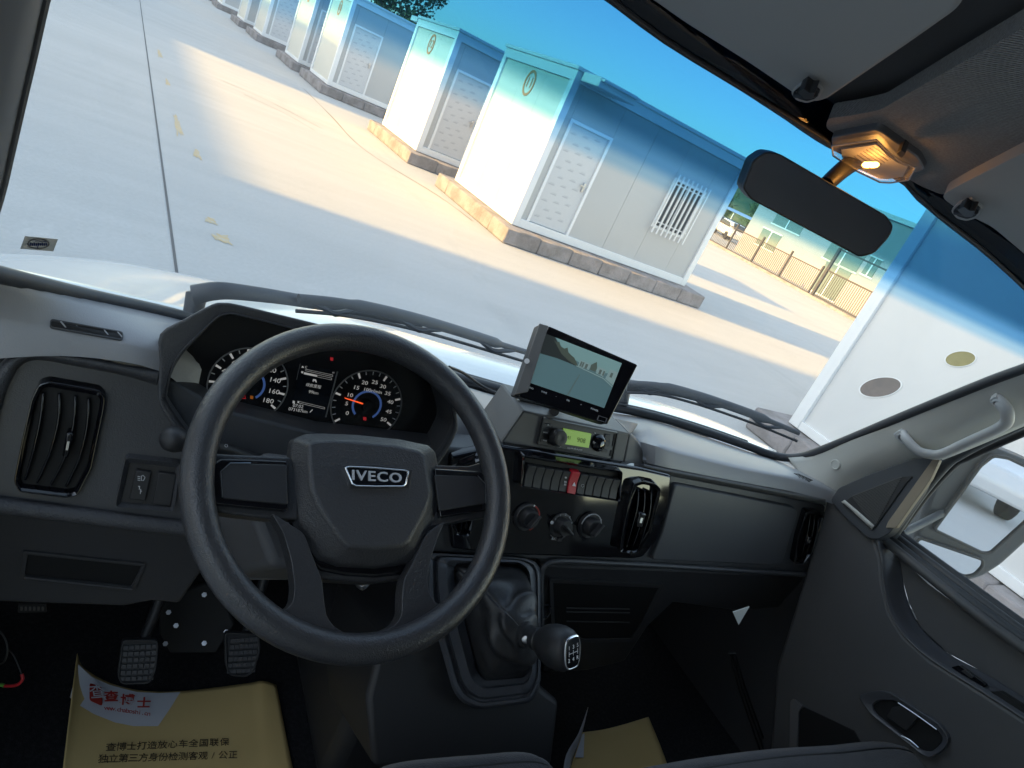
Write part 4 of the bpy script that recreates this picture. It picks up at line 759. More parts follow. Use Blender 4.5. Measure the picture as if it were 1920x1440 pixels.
# ---- radio pod on top of the dash
PD = plane((.8, .905, -.472), (0, -1, .5))
pod = thing('radio_pod', 'grey raised pod holding the car radio on the dashboard', 'dash pod', pP(1075, 860, PD))
pf = rnd([(981, 770), (1181, 813), (1168, 868), (939, 831)], 4, 3)
prism('pod_body', Pts(pP, [(981, 770), (1181, 813), (1169, 870), (938, 832)], PD), (0, .10, .0), M['pod'], pod, .004)
mk('pod_cheek', [pP(981, 770, PD, .001), pY(933, 746, 1.0), pY(944, 790, .945), pP(938, 832, PD, .001), pP(981, 770, PD)+V((.02, .09, -.01)), pP(938, 832, PD)+V((.02, .06, 0))], [[0, 1, 2], [0, 2, 3], [0, 4, 1], [3, 2, 5], [1, 4, 5, 2], [0, 3, 5, 4]], M['pod'], pod, True)
mk('pod_cheek', [pP(1181, 813, PD), pP(1197, 826, PD, -.012), pP(1206, 846, PD, -.02), pP(1207, 877, PD, -.014), pP(1169, 870, PD)]+[q+V((0, .06, 0)) for q in (pP(1181, 813, PD), pP(1197, 826, PD, -.012), pP(1206, 846, PD, -.02), pP(1207, 877, PD, -.014), pP(1169, 870, PD))], [[0, 1, 2, 3, 4], [9, 8, 7, 6, 5], [0, 5, 6, 1], [1, 6, 7, 2], [2, 7, 8, 3], [3, 8, 9, 4], [4, 9, 5, 0]], M['pod'], pod, True, .004)
grid('pod_top', [[pP(981, 770, PD), pP(1050, 785, PD), pP(1120, 800, PD), pP(1181, 813, PD)], [pY(958, 757, .98), pY(1040, 772, .98), pY(1120, 788, .98), pY(1190, 803, .97)], [pY(933, 746, 1.05), pY(1030, 762, 1.05), pY(1120, 778, 1.05), pY(1196, 794, 1.04)]], M['pod'], pod, 3, 3, .004)
# ---- the radio
rd = thing('car_radio', 'black car radio with green display and two round dials', 'radio', pP(1083, 850, PD))
ro = rnd([(1020, 784), (1160, 812), (1150, 864), (1008, 835)], 2)
ring('radio_frame', Pts(pP, ro, PD, .006), Pts(pP, inset(ro, 2.2), PD, .006), (0, .012, 0), M['dark'], rd, .001); prism('face', Pts(pP, inset(ro, 2), PD, .0035), (0, .004, 0), M['radio'], rd)
lcdp = prism('display', Pts(pP, [(1057, 804), (1109, 814), (1104, 840), (1053, 832)], PD, .0062), (0, .003, 0), M['greenlcd'], rd, .0004)
nP = PD[1]; xP = V((1, 0, 0))
text('FM1', pP(1064, 820.5, PD, .0066), xP, nP, .010, M['lcdink'], lcdp, 'display_text', .0001); text('908', pP(1090, 826, PD, .0066), xP, nP, .0125, M['lcdink'], lcdp, 'display_text', .0001, sx=1.1)
def disc(c, r_, prof, mt, par, nm, nrm=None, n=30): return lathe(nm, c, nrm or nP, [(d*1.0, r_*q) for d, q in prof], M[mt], par, n)
kl = disc(pP(1043, 820, PD, .005), .0165, [(0, 1), (.010, .97), (.015, .85), (.016, .6), (.0152, .3), (.015, .02)], 'dark', rd, 'volume_knob'); tube('pointer', [pP(1041, 806, PD, .0212), pP(1038, 812, PD, .0212)], .0006, M['grey'], kl, 5)
kr = disc(pP(1122, 830.5, PD, .004), .0165, [(0, 1), (.003, .98), (.004, .9), (.007, .7), (.0085, .3), (.0088, .02)], 'gloss', rd, 'selector_dial'); text('-', pP(1116, 829, PD, .0125), xP, nP, .012, M['white'], kr, 'dial_mark', .0002)
for q in ([(1018, 793), (1035, 796), (1034, 803), (1017, 800)], [(1016, 806), (1030, 809), (1029, 816), (1015, 813)], [(1014, 822), (1030, 825), (1030, 832), (1013, 829)], [(1135, 814), (1146, 816), (1145, 825), (1134, 823)], [(1134, 826), (1144, 828), (1143, 838), (1132, 836)], [(1130, 841), (1140, 843), (1139, 849), (1128, 847)]): prism('radio_button', Pts(pP, q, PD, .0055), (0, .003, 0), M['dark'], rd, .0008)
prism('card_slot', Pts(pP, [(1152, 814), (1154, 814.5), (1155, 826), (1151, 838), (1148, 837)], PD, .0046), (0, .001, 0), M['black'], rd); prism('usb_port', Pts(pP, [(1146, 844), (1151, 845), (1148, 856), (1143, 855)], PD, .0046), (0, .001, 0), M['black'], rd)
for s_, x, y, z_ in (('M', 1028, 797, .004), ('VOL', 1049, 837, .003), ('USB SD', 1023, 811, .003), ('MODE', 1022, 826, .0032), ('LCD PM MP3 PLAYER', 1078, 842, .0038), ('SEL', 1116, 812, .003)): text(s_, pP(x, y, PD, .0062), xP, nP, z_, M['white'], rd, 'radio_print', .0001)

# ---- the monitor on its bracket
c00, c10_, c11, c01 = (1028, 611), (1195, 684), (1139, 795), (966, 740)
mt_ = 1.20; A, B, D_ = pT(1020, 612, 1.19), pT(1195, 684, 1.235), pT(968, 742, 1.165)
nM = (B-A).cross(D_-A).normalized(); nM = nM if nM.y < 0 else -nM; MP = (A, nM)
mo = thing('rear_view_monitor', 'small black monitor showing the rear camera picture, standing on the radio pod', 'monitor', pP(1070, 775, MP))
mp = [(1031, 613), (1195, 683), (1138, 794), (989, 742)]; mp_s = [(1011, 608), (1031, 613), (989, 742), (966, 738)]
fr_o = Pts(pP, rnd([(1030, 612), (1196, 684), (1139, 796), (969, 742)], 4), MP)
prism('housing', [p-nM*.004 for p in Pts(pP, rnd([(1012, 607), (1196, 684), (1139, 796), (966, 741)], 4), MP)], -nM*.026, M['dark'], mo, .003)
prism('bezel', Pts(pP, rnd([(1029, 611), (1196, 684), (1139, 796), (972, 744)], 4), MP), -nM*.006, M['gloss'], mo, .002)
# hood wing on the left
mk('hood_wing', [pP(1012, 606, MP, .002), pP(1029, 611, MP, .014), pP(990, 735, MP, .004), pP(966, 740, MP, .002)]+[q-nM*.004 for q in (pP(1012, 606, MP, .002), pP(1029, 611, MP, .014), pP(990, 735, MP, .004), pP(966, 740, MP, .002))], [[0, 1, 2, 3], [7, 6, 5, 4], [0, 4, 5, 1], [1, 5, 6, 2], [2, 6, 7, 3], [3, 7, 4, 0]], M['pod'], mo, True, .001)
lathe('wing_hole', pP(988, 677, MP, .010), (pP(988, 677, MP, .02)-pP(988, 677, MP))+V((-.006, 0, 0)), [(0, .0045), (.001, .0045)], M['white'], mo, 16)
# picture on the screen: a flat emissive image made of flat shapes
sc_px = [(1022, 625), (1166, 681), (1133, 765), (983, 714)]
def emi(nm, col, st): return mat(nm, (col[0]*.2, col[1]*.2, col[2]*.2), .35, spec=.25, emit=(col, st))
E_S = 0.075
scr = prism('screen', Pts(pP, sc_px, MP, .0008), -nM*.001, emi('screen_ground', (.13, .30, .40), E_S), mo)
def sq(u, v): a = lerp(V(sc_px[0]), V(sc_px[1]), u); b = lerp(V(sc_px[3]), V(sc_px[2]), u); return tuple(lerp(a, b, v))
def spoly(nm, uv, mt_, lay): prism(nm, [pP(*sq(u, v), MP, .0008+lay*.0003) for u, v in uv], -nM*.0001, mt_, scr)
spoly('screen_sky', [(.14, .0), (1, .0), (1, .28), (.75, .33), (.55, .30), (.40, .26), (.28, .16)], emi('screen_sky', (.26, .55, .66), E_S), 1)
spoly('screen_van', [(0, .0), (.13, .0), (.20, .10), (.30, .20), (.40, .30), (.52, .38), (.25, .37), (0, .40)], emi('screen_dark', (.04, .06, .075), E_S), 2)
spoly('screen_trees', [(.12, .04), (.17, .08), (.20, .05), (.24, .13), (.29, .14), (.32, .10), (.35, .18), (.40, .22), (.44, .24), (.50, .33), (.52, .38), (.40, .34), (.28, .26)], emi('screen_tree', (.10, .15, .15), E_S), 3)
bld = emi('screen_wall', (.32, .55, .66), E_S); dk = emi('screen_shade', (.14, .22, .25), E_S)
spoly('screen_building', [(.52, .24), (.66, .25), (.66, .37), (.52, .37)], bld, 3); spoly('screen_building', [(.75, .24), (.86, .25), (.85, .40), (.75, .38)], bld, 3); spoly('screen_building', [(.90, .20), (1, .21), (1, .50), (.88, .42)], bld, 3)
for a, b, c in ((.535, .26, .02), (.56, .26, .02), (.60, .27, .03), (.78, .28, .03), (.83, .28, .02), (.92, .26, .03)): spoly('screen_window', [(a, b), (a+c, b), (a+c, b+.10), (a, b+.10)], dk, 4)
spoly('screen_tree', [(.66, .26), (.69, .20), (.715, .16), (.73, .22), (.745, .28), (.74, .36), (.67, .36)], emi('screen_tree2', (.12, .19, .2), E_S), 4)
spoly('screen_kerb', [(.50, .37), (.86, .42), (1, .52), (1, .54), (.86, .44), (.50, .385)], bld, 4)
spoly('screen_seam', [(.575, .52), (.583, .52), (.545, .99), (.535, .99)], dk, 3)
xM = (B-A).normalized()
for s_, u, v in (('MENU', .10, 1.09), ('V1/V2', .27, 1.09), ('-', .42, 1.09), ('OK', .57, 1.09), ('+', .73, 1.09), ('POWER', .90, 1.10)): text(s_, pP(*sq(u, v), MP, .0006), xM, nM, .0042, M['white'], mo, 'bezel_print', .0001)
ring('sensor_window', [pP(*sq(u, v), MP, .0008) for u, v in ((.97, 1.18), (1.08, 1.18), (1.08, 1.28), (.97, 1.28))], [pP(*sq(u, v), MP, .0008) for u, v in ((.98, 1.19), (1.07, 1.19), (1.07, 1.27), (.98, 1.27))], -nM*.0008, M['grey'], mo)
# bracket: plate with turned-up edges and short stalk
fp = [(963, 745), (984, 752), (987, 757), (1012, 768), (1016, 764), (1062, 782), (1100, 788), (1072, 790), (1040, 778), (1012, 772), (980, 760)]
bp = prism('bracket_plate', [pY(x, y, .955)+V((0, 0, .004)) for x, y in ((966, 747), (1000, 752), (1050, 770), (1100, 788), (1075, 793), (1030, 778), (985, 762))], (0, .004, -.0015), M['dark'], mo, .0008)
tube('bracket_stalk', [pP(1040, 772, MP, -.02), pY(1035, 772, .955)+V((0, 0, .004))], .008, M['dark'], mo, 10); lathe('bracket_screw', pY(1053, 770, .95)+V((0, 0, .006)), (0, -1, .6), [(0, .004), (.004, .004), (.005, .0025)], M['steel'], mo, 12)
cb = tube('monitor_cable', [pY(842, 688, 1.0), pY(870, 700, 1.02), pY(905, 725, 1.03), pY(935, 738, 1.01), pY(962, 743, .98), pT(985, 742, 1.21)], .0028, M['dark'], None, 8, 5); tag(cb, 'thin black cable running over the dash to the monitor', 'cable')

# ================================================================ STEERING WHEEL
Wc = V((.308, .642, -.443+H)); tl = math.radians(50.4)
nW = V((0, -math.cos(tl), math.sin(tl))); xW = V((1, 0, 0)); yW = nW.cross(xW)      # towards driver / right / up the wheel
WP = (Wc, nW)
sw = thing('steering_wheel', 'black four-spoke steering wheel with a trapezoid badge on its hub', 'steering wheel', Wc)
tube('rim', [Wc+(xW*math.cos(a)+yW*math.sin(a))*.1845 for a in [2*math.pi*k/96 for k in range(96)]], .0168, M['wheel'], sw, 20, 0, True)
def wq(px, off=0): return Pts(pP, px, WP, off)
po = [(541, 826), (565, 817), (610, 816), (663, 818), (743, 826), (798, 837), (812, 850), (820, 890), (828, 928), (822, 960), (794, 1042), (770, 1058), (700, 1068), (630, 1064), (592, 1052), (547, 987), (534, 942), (534, 880)]
pi = [(578, 832), (590, 826), (620, 824), (663, 826), (742, 834), (788, 845), (797, 856), (803, 890), (808, 926), (800, 955), (768, 1015), (755, 1024), (700, 1030), (655, 1026), (640, 1010), (600, 950), (585, 915), (580, 870)]
PO = [(V(q)) for q in po]; PI = [V(q) for q in pi]
back = wq(PO, -.075); o1 = wq(PO, -.030); i1 = wq(PI, .004)
n = len(PO); vs = back+o1+[lerp(a, b, .12)+nW*.010 for a, b in zip(o1, i1)]+[lerp(a, b, .85)-nW*.001 for a, b in zip(o1, i1)]+i1; fs = []
for L_ in range(4):
    for i in range(n): j = (i+1) % n; fs.append([L_*n+i, L_*n+j, (L_+1)*n+j, (L_+1)*n+i])
fs += [list(range(n-1, -1, -1)), list(range(4*n, 5*n))]
pad = mk('hub_pad', vs, fs, M['pad'], sw, True, .004, 3, ang=50)
# badge
bo_ = [(646, 876), (655, 873), (700, 875), (760, 880), (768, 883), (763, 908), (757, 913), (705, 913), (668, 912), (660, 908)]
bg_ = prism('badge_bed', wq([(641, 872), (702, 870), (775, 880), (768, 917), (656, 916)], .0045), -nW*.003, M['dark'], sw, .001)
ring('badge_rim', wq(bo_, .0095), wq(inset(bo_, 3.0), .0095), -nW*.006, M['chrome'], bg_, .0012); prism('badge_field', wq(inset(bo_, 2.0), .0065), -nW*.002, M['lcd'], bg_)
text('IVECO', pP(707, 894.5, WP, .0075), pP(755, 897.5, WP)-pP(660, 891.5, WP), nW, .0165, M['letters'], bg_, 'badge_letters', .0012, sx=1.25, bold=.0002, space=1.12)
# spokes
def plate(name, px, off, th, mt, r=6, bev=.004, par=sw): return prism(name, wq(rnd(px, r), off), -nW*th, M[mt], par, bev, 3)
plate('spoke', [(362, 862), (400, 850), (470, 853), (545, 856), (560, 900), (560, 975), (500, 972), (420, 962), (372, 955), (352, 910)], -.012, .022, 'wheel')
plate('spoke', [(800, 872), (880, 874), (905, 866), (930, 870), (938, 930), (925, 966), (870, 975), (800, 990)], -.012, .022, 'wheel')
lc1 = plate('spoke_cover', [(394, 874), (414, 860), (470, 861), (538, 864), (540, 958), (470, 952), (404, 945), (395, 932)], -.004, .012, 'gloss', 4, .0025)
plate('cover_inlay', [(414, 884), (432, 868), (538, 871), (540, 946), (418, 934)], -.0015, .004, 'dark', 4, .0012, lc1)
lc2 = plate('spoke_cover', [(815, 878), (902, 884), (920, 903), (922, 942), (917, 956), (826, 970)], -.004, .012, 'gloss', 4, .0025)
plate('cover_inlay', [(815, 890), (896, 893), (910, 907), (910, 944), (824, 958)], -.0015, .004, 'dark', 4, .0012, lc2)
tube('cover_line', wq([(417, 932), (414, 884), (432, 868), (470, 868)], -.0005), .0007, M['silver'], lc1, 5); tube('cover_line', wq([(896, 892), (910, 907), (911, 944)], -.0005), .0006, M['silver'], lc2, 5)
plate('spoke', [(508, 960), (532, 1000), (546, 1050), (553, 1100), (549, 1132), (528, 1150), (500, 1150), (520, 1185), (580, 1215), (660, 1222), (652, 1190), (625, 1174), (612, 1155), (607, 1120), (604, 1088), (592, 1058), (570, 1000)], -.004, .020, 'wheel', 10, .0075)
plate('spoke', [(836, 975), (820, 1010), (806, 1055), (801, 1092), (808, 1122), (826, 1136), (856, 1138), (842, 1170), (780, 1212), (700, 1222), (704, 1190), (742, 1172), (754, 1152), (754, 1115), (758, 1085), (772, 1060), (800, 1000)], -.004, .020, 'wheel', 10, .0075)
plate('pad_trim', [(526, 945), (538, 990), (584, 1056), (600, 1070), (650, 1080), (705, 1083), (770, 1076), (800, 1058), (812, 1020), (836, 958), (800, 930), (560, 930)], -.027, .02, 'gloss', 8, .004)
plate('hub_skirt', [(520, 955), (560, 900), (800, 900), (830, 965), (812, 1030), (796, 1080), (700, 1092), (596, 1086), (552, 1030)], -.030, .03, 'wheel', 8)
# column, shroud, stalks
scn = thing('steering_column', 'dark steering column with shroud and stalks behind the wheel', 'steering column', Wc+V((0, .15, -.3)))
ax = -nW; a0 = Wc+ax*.055
lathe('column_tube', Wc, ax, [(.05, .045), (.12, .05), (.16, .05), (.50, .04)], M['dark'], scn, 20)
prism('shroud', [Wc+ax*.09+xW*a+yW*b for a, b in ((-.10, .05), (.10, .05), (.11, -.02), (.075, -.09), (-.075, -.09), (-.11, -.02))], ax*.20+V((0, .02, 0)), M['door'], scn, .012, 3)
mk('column_cover', Pts(pY, [(418, 990), (535, 1000), (545, 1090), (430, 1090)], .80)+[p+V((0, .1, -.02)) for p in Pts(pY, [(418, 990), (535, 1000), (545, 1090), (430, 1090)], .80)], [[0, 1, 2, 3], [4, 7, 6, 5], [0, 4, 5, 1], [1, 5, 6, 2], [2, 6, 7, 3], [3, 7, 4, 0]], M['grey'], scn, False, .006)
tube('cover_bolt', Pts(pY, [(489, 996), (489, 1018)], .792), .004, M['steel'], scn, 8)
b0 = pT(323, 823, .84); b1 = pT(420, 842, .93)
tube('stalk', [b0, lerp(b0, b1, .4), b1, pT(520, 880, 1.0)], [.008, .010], M['dark'], scn, 10, 3); lathe('stalk_knob', b0, b0-b1, [(-.022, .009), (-.016, .0135), (-.006, .0160), (.004, .0150), (.011, .010), (.013, .004)], M['dark'], scn, 24)
text('O', pT(424, 836, .91), r0, -fw, .006, M['litdim'], scn, 'stalk_print', .0001)
tube('stalk', [pT(800, 905, 1.02), pT(860, 880, 1.0), pT(905, 862, .97)], [.010, .008], M['dark'], scn, 10, 3); lathe('stalk_knob', pT(888, 868, .98), pT(905, 862, .97)-pT(860, 880, 1.0), [(-.03, .008), (-.02, .012), (.015, .012), (.022, .006)], M['gloss'], scn, 18)
tube('column_loop', [pT(675, 1082, .98), pT(670, 1095, .98), pT(680, 1103, .97), pT(692, 1092, .98)], .003, M['steel'], scn, 6, 3)

# ================================================================ GEAR CONSOLE AND LEVER
CP = plane((0, .735, -.77), (0, -1, .7))
gc = thing('gear_console', 'dark blue-grey gear console with stepped rounded frame', 'console', pP(930, 1330, CP)+V((0, .05, -.25)))
ob = rnd([(800, 1036), (985, 1046), (1008, 1054), (1014, 1072), (1014, 1280), (995, 1318), (900, 1331), (866, 1318), (849, 1295), (800, 1120)], 10)
ib = rnd([(853, 1056), (975, 1057), (987, 1070), (993, 1250), (986, 1270), (908, 1277), (894, 1259), (873, 1174), (851, 1085)], 8)
def resamp(px, n):
    P = [V(q) for q in px]; P.append(P[0]); L = [0]
    for i in range(1, len(P)): L.append(L[-1]+(P[i]-P[i-1]).length)
    out = []; j = 0
    for k in range(n):
        d = L[-1]*k/n
        while L[j+1] < d: j += 1
        out.append(lerp(P[j], P[j+1], (d-L[j])/max(1e-9, L[j+1]-L[j])))
    return out
def align(a, b):                          # rotate b so that it starts beside a[0]
    k = min(range(len(b)), key=lambda i: (b[i]-a[0]).length); return b[k:]+b[:k]
OB = resamp(ob, 72); IB = align(OB, resamp(ib, 72))
rows = []
for t, h in ((0, -.02), (.0, .0), (.10, .006), (.22, .006), (.26, .0), (.34, -.002), (.42, .010), (.72, .012), (.80, .002), (1, -.004), (1, -.02)): q = [lerp(a, b, t) for a, b in zip(OB, IB)]; p = Pts(pP, q, CP, h); rows.append(p+[p[0]])
grid('frame', rows, M['console'], gc, 1, 1, .002, ang=40)
cbp = Pts(pP, [(798, 1034), (1014, 1058), (1016, 1290), (1050, 1316), (1035, 1440), (990, 1460), (700, 1440), (688, 1310), (720, 1180), (798, 1120)], CP, -.022)
prism('console_body', cbp, (0, .22, -.10), M['dark'], gc, .01, 3)
box('console_foot', (.50, .74, .905), (.80, 1.2, 1.10), M['dark'], gc, .03, 3)
gl_ = thing('gear_lever', 'black gear lever with creased leather boot and shift-pattern knob', 'gear lever', pP(940, 1200, CP))
N0 = pP(985, 1190, CP, .085); rgt = (pT(1062, 1197, 1)-pT(985, 1190, 1)).normalized(); axL = (rgt*.70-fw*.70+up*.05).normalized()
base = Pts(pP, resamp(ib, 72), CP, -.006); bc = sum(base, V((0, 0, 0)))/72
xa = (base[0]-bc); xa = (xa-axL*xa.dot(axL)).normalized(); ya = axL.cross(xa); rows = []
sgn = 1 if (base[18]-bc).dot(ya) > 0 else -1
for i in range(15):
    t = i/14; row = []
    for k in range(72):
        a = 2*math.pi*k/72*sgn; nk = N0+(xa*math.cos(a)+ya*math.sin(a))*.020
        e = t**.75; p = lerp(base[k], nk, e)
        bul = math.sin(math.pi*t)**1.0*.018; dirv = (p-lerp(bc, N0, t)); dl = dirv.length; dirv = dirv/max(dl, 1e-6)
        w_ = math.sin(a*3+t*7+1.0)*.55+math.sin(a*5-t*11)*.35+math.sin(a*2-t*16+.5)*.5
        p = p+CP[1]*(.012*math.sin(math.pi*t))+dirv*(bul*.35+w_*.0085*math.sin(math.pi*min(1, t*1.08)))
        row.append(p)
    rows.append(row+[row[0]])
bt = grid('boot', rows, M['boot'], gl_, 1, 2, .001, ang=80)
lathe('collar', N0, axL, [(-.012, .0205), (.0, .0215), (.006, .0215), (.008, .018), (.020, .0165), (.024, .0185), (.03, .0185), (.034, .015)], M['boot'], gl_, 28)
lathe('press_stud', N0-fw*.0215-rgt*.001+axL*.002, -fw, [(-.004, .0065), (.001, .0065), (.002, .0045)], M['steel'], gl_, 16)
kprof = [(.030, .015), (.036, .020), (.048, .0265), (.062, .030), (.076, .031), (.088, .0292), (.097, .0245), (.100, .019)]
kn = lathe('knob', N0, axL, kprof, M['dark'], gl_, 40, 1.12, up)
kc = N0+axL*.100; upL = (up-axL*up.dot(axL)).normalized(); rtL = upL.cross(axL)
def kq(a, b, h=0): return kc+rtL*a+upL*b+axL*h
ol = [kq(.0186*math.copysign(abs(math.cos(t))**.6, math.cos(t)), .0256*math.copysign(abs(math.sin(t))**.6, math.sin(t)), .001) for t in [2*math.pi*k/40 for k in range(40)]]; il = [kq(.0160*math.copysign(abs(math.cos(t))**.6, math.cos(t)), .0228*math.copysign(abs(math.sin(t))**.6, math.sin(t)), .002) for t in [2*math.pi*k/40 for k in range(40)]]
ring('knob_ring', ol, il, -axL*.008, M['chrome'], kn, .0008); prism('knob_plate', [p-axL*.0006 for p in il], -axL*.004, M['gloss'], kn)
for s_, a, b in (('1', -.010, .009), ('3', 0, .009), ('5', .010, .009), ('2', -.010, -.010), ('4', 0, -.010), ('R', .010, -.010)): text(s_, kq(a, b, .002), rtL, axL, .0085, M['white'], kn, 'shift_print', .0002)
for q in ((-.010, 0, .010, 0), (-.010, -.004, -.010, .004), (0, -.004, 0, .004), (.010, -.004, .010, .004)): tube('shift_print', [kq(q[0], q[1], .002), kq(q[2], q[3], .002)], .0004, M['white'], kn, 4)
tube('cover_hook', [pP(1020, 1160, CP, .0), pP(1030, 1150, CP, .004), pP(1031, 1138, CP, .004), pP(1022, 1134, CP, .0)], .003, M['gloss'], gc, 6, 3)

# ================================================================ PEDALS
PP = plane((.18, .90, -1.02), (0, -.85, .55))
def pedal(label, px, name, arm):
    t = thing('foot_pedal', label, 'pedal', pP(*arm, PP)+V((0, .05, -.10)), 'foot pedals'); o_ = rnd(px, 9)
    b = prism('pad', Pts(pP, o_, PP), (0, .012, -.006), M['pedal'], t, .002); ring('pad_rim', Pts(pP, o_, PP, .004), Pts(pP, inset(o_, 4), PP, .004), -PP[1]*.005, M['pedal'], b, .001)
    x0 = min(p[0] for p in px); x1 = max(p[0] for p in px); y0 = min(p[1] for p in px); y1 = max(p[1] for p in px)
    for i in range(6):
        for j in range(6):
            cx = lerp(x0+12, x1-12, j/5)-(i-3)*1.2*(y1-y0)/80; cy = lerp(y0+14, y1-12, i/5)-(j-3)*.5
            prism('tread', Pts(pP, [(cx-4, cy-3.6), (cx+4, cy-3.8), (cx+3.6, cy+3.6), (cx-4.4, cy+3.8)], PP, .003), -PP[1]*.003, M['tread'], b)
    c = pP(*arm, PP, -.012); tube('arm', [c, c+V((.02, .06, .06)), c+V((.03, .12, .22)), c+V((.03, .12, .34))], .009, M['dark'], t, 8, 3); return t
pedal('clutch pedal with square tread blocks, beside the paper mat', [(229, 1200), (293, 1199), (298, 1208), (293, 1258), (280, 1283), (228, 1284), (220, 1270)], 'clutch', (258, 1225))
pedal('darker brake pedal half behind the wheel rim', [(421, 1186), (486, 1188), (489, 1218), (478, 1258), (464, 1270), (430, 1268), (423, 1248)], 'brake', (452, 1215))
br = thing('pedal_bracket', 'black bolted bracket plate between the two pedals', 'bracket', pT(360, 1200, 1.32))
prism('plate', [pT(x, y, 1.30) for x, y in ((295, 1130), (400, 1090), (440, 1170), (405, 1225), (318, 1225), (300, 1190))], (0, .01, 0), M['black'], br, .003)
for x, y in ((316, 1148), (310, 1207), (330, 1173), (424, 1185), (383, 1206), (383, 1115)): lathe('bolt', pT(x, y, 1.298), -ray(x, y), [(-.004, .0048), (.004, .0048), (.004, .003), (.009, .003)], M['steel'], br, 6)

# ================================================================ PAPER MATS ON THE FLOOR
ZF = .903
def flo(x, y, h=0): return pZ(x, y, ZF+h)
pm = thing('paper_mat', 'gold paper foot mat with a white printed corner on the driver floor', 'paper mat', flo(330, 1400))
def edge_l(t): return lerp(V((143, 1233)), V((112, 1520)), t)
top_px = [(143, 1233), (152, 1252), (175, 1267), (205, 1281), (255, 1294), (320, 1297), (400, 1290), (470, 1281), (492, 1278), (518, 1285)]
bot_px = [(104, 1560), (125, 1562), (160, 1565), (200, 1568), (255, 1570), (320, 1570), (400, 1566), (480, 1562), (520, 1560), (572, 1556)]
lift = [.05, .030, .016, .008, .004, .003, .004, .007, .012, .008]
rows = [[lerp(flo(*a, l), flo(*b, .003), t)+V((0, 0, l*max(0, (.35-t))*.6)) for a, b, l in zip(top_px, bot_px, lift)] for t in (0, .12, .25, .4, .6, 1)]
sheet = grid('sheet', rows, M['paper'], pm, 3, 3, .0006)
_ps = surf(sheet)
def PM(x, y, h=.0012):
    q = _ps(x, y, h*.5); return q if q is not None else flo(x, y, .012)
wp = [(146, 1246), (156, 1260), (178, 1273), (206, 1285), (255, 1298), (300, 1300), (338, 1298), (318, 1330), (296, 1362), (250, 1362), (215, 1355), (175, 1339), (150, 1324), (131, 1308)]
wpc = (225, 1318); wrow = [[PM(lerp(wpc[0], x, q), lerp(wpc[1], y, q), .0016) for x, y in wp+wp[:1]] for q in (.02, .35, .7, 1)]
grid('white_corner', wrow, M['paperwhite'], pm, smooth=True)
zu = V((0, 0, 1)); xp = (flo(430, 1395)-flo(200, 1410)).normalized(); xp2 = (flo(275, 1330)-flo(200, 1318)).normalized()
lg = rnd([(163, 1284), (188, 1292), (189, 1328), (164, 1317)], 5); lo = prism('logo_tile', [PM(x, y, .012) for x, y in lg], (0, 0, -.0005), M['redprint'], pm)
def pline(txt, a, b, size, mt, nm, par=pm, bold=0, h=.002):
    n = len(txt)
    for i, ch in enumerate(txt):
        t = i/max(1, n-1); x, y = lerp(a[0], b[0], t), lerp(a[1], b[1], t); p, q, r_ = PM(x-3, y, h), PM(x+3, y, h), PM(x, y-3, h)
        nn = (q-p).cross(r_-p).normalized(); nn = nn if nn.z > 0 else -nn; text(ch, PM(x, y, h), q-p, nn, size, mt, par, nm, .0002, bold=bold)
pline('查', (176, 1306), (177, 1306), .030, M['paperwhite'], 'logo_glyph', lo, h=.024)
pline('查博士', (205, 1314), (267, 1326), .024, M['redprint'], 'headline', bold=.0005, h=.020)
pline('www.chaboshi.cn', (197, 1333), (277, 1344), .0125, M['redprint'], 'web_address', h=.016)
pline('查博士打造放心车全国联保', (207, 1404), (420, 1394), .0165, M['ink'], 'print_line', h=.006); pline('独立第三方身份检测客观/公正', (193, 1426), (436, 1418), .0165, M['ink'], 'print_line', h=.006)
p2 = thing('paper_mat', 'gold paper mat with a turned-up edge on the passenger floor', 'paper mat', flo(1160, 1400))
grid('sheet', [[flo(1092, 1373, .01), flo(1130, 1368, .006), flo(1170, 1358, .006), flo(1216, 1344, .012)], [flo(1070, 1440, .004), flo(1130, 1430, .003), flo(1190, 1425, .003), flo(1246, 1418, .004)], [flo(1060, 1500, .003), flo(1130, 1500, .003), flo(1200, 1500, .003), flo(1270, 1495, .003)]], M['paper'], p2, 4, 4, .0006)
grid('turned_edge', [[flo(1103, 1326, .06), flo(1085, 1375, .05), flo(1062, 1415, .035), flo(1055, 1460, .01)], [flo(1093, 1370, .012), flo(1088, 1385, .012), flo(1072, 1430, .009), flo(1068, 1470, .006)]], M['paperwhite'], p2, 4, 3, .0006)
prism('white_corner', [flo(1092, 1376, .0125), flo(1096, 1375, .0125), flo(1094, 1420, .010), flo(1078, 1420, .010)], (0, 0, -.0004), M['paperwhite'], p2)
wi = thing('loose_wires', 'loose black wire with red and green ends on the driver floor', 'wire', flo(10, 1290))
tube('black_wire', [pT(x, y, t) for x, y, t in ((-20, 1170, 1.1), (5, 1190, 1.1), (14, 1215, 1.1), (8, 1240, 1.1), (-10, 1250, 1.1))], .0016, M['dark'], wi, 6, 5); tube('black_wire', [pT(x, y, 1.12) for x, y in ((12, 1215), (25, 1228), (35, 1250), (41, 1266))], .0012, M['dark'], wi, 6, 4)
tube('red_wire', [pT(x, y, 1.12) for x, y in ((41, 1264), (42, 1274), (34, 1283), (22, 1286), (8, 1286))], .0026, M['redwire'], wi, 8, 5); tube('green_wire', [pT(x, y, 1.12) for x, y in ((8, 1286), (2, 1284), (-10, 1286))], .0028, M['greenwire'], wi, 8, 3)

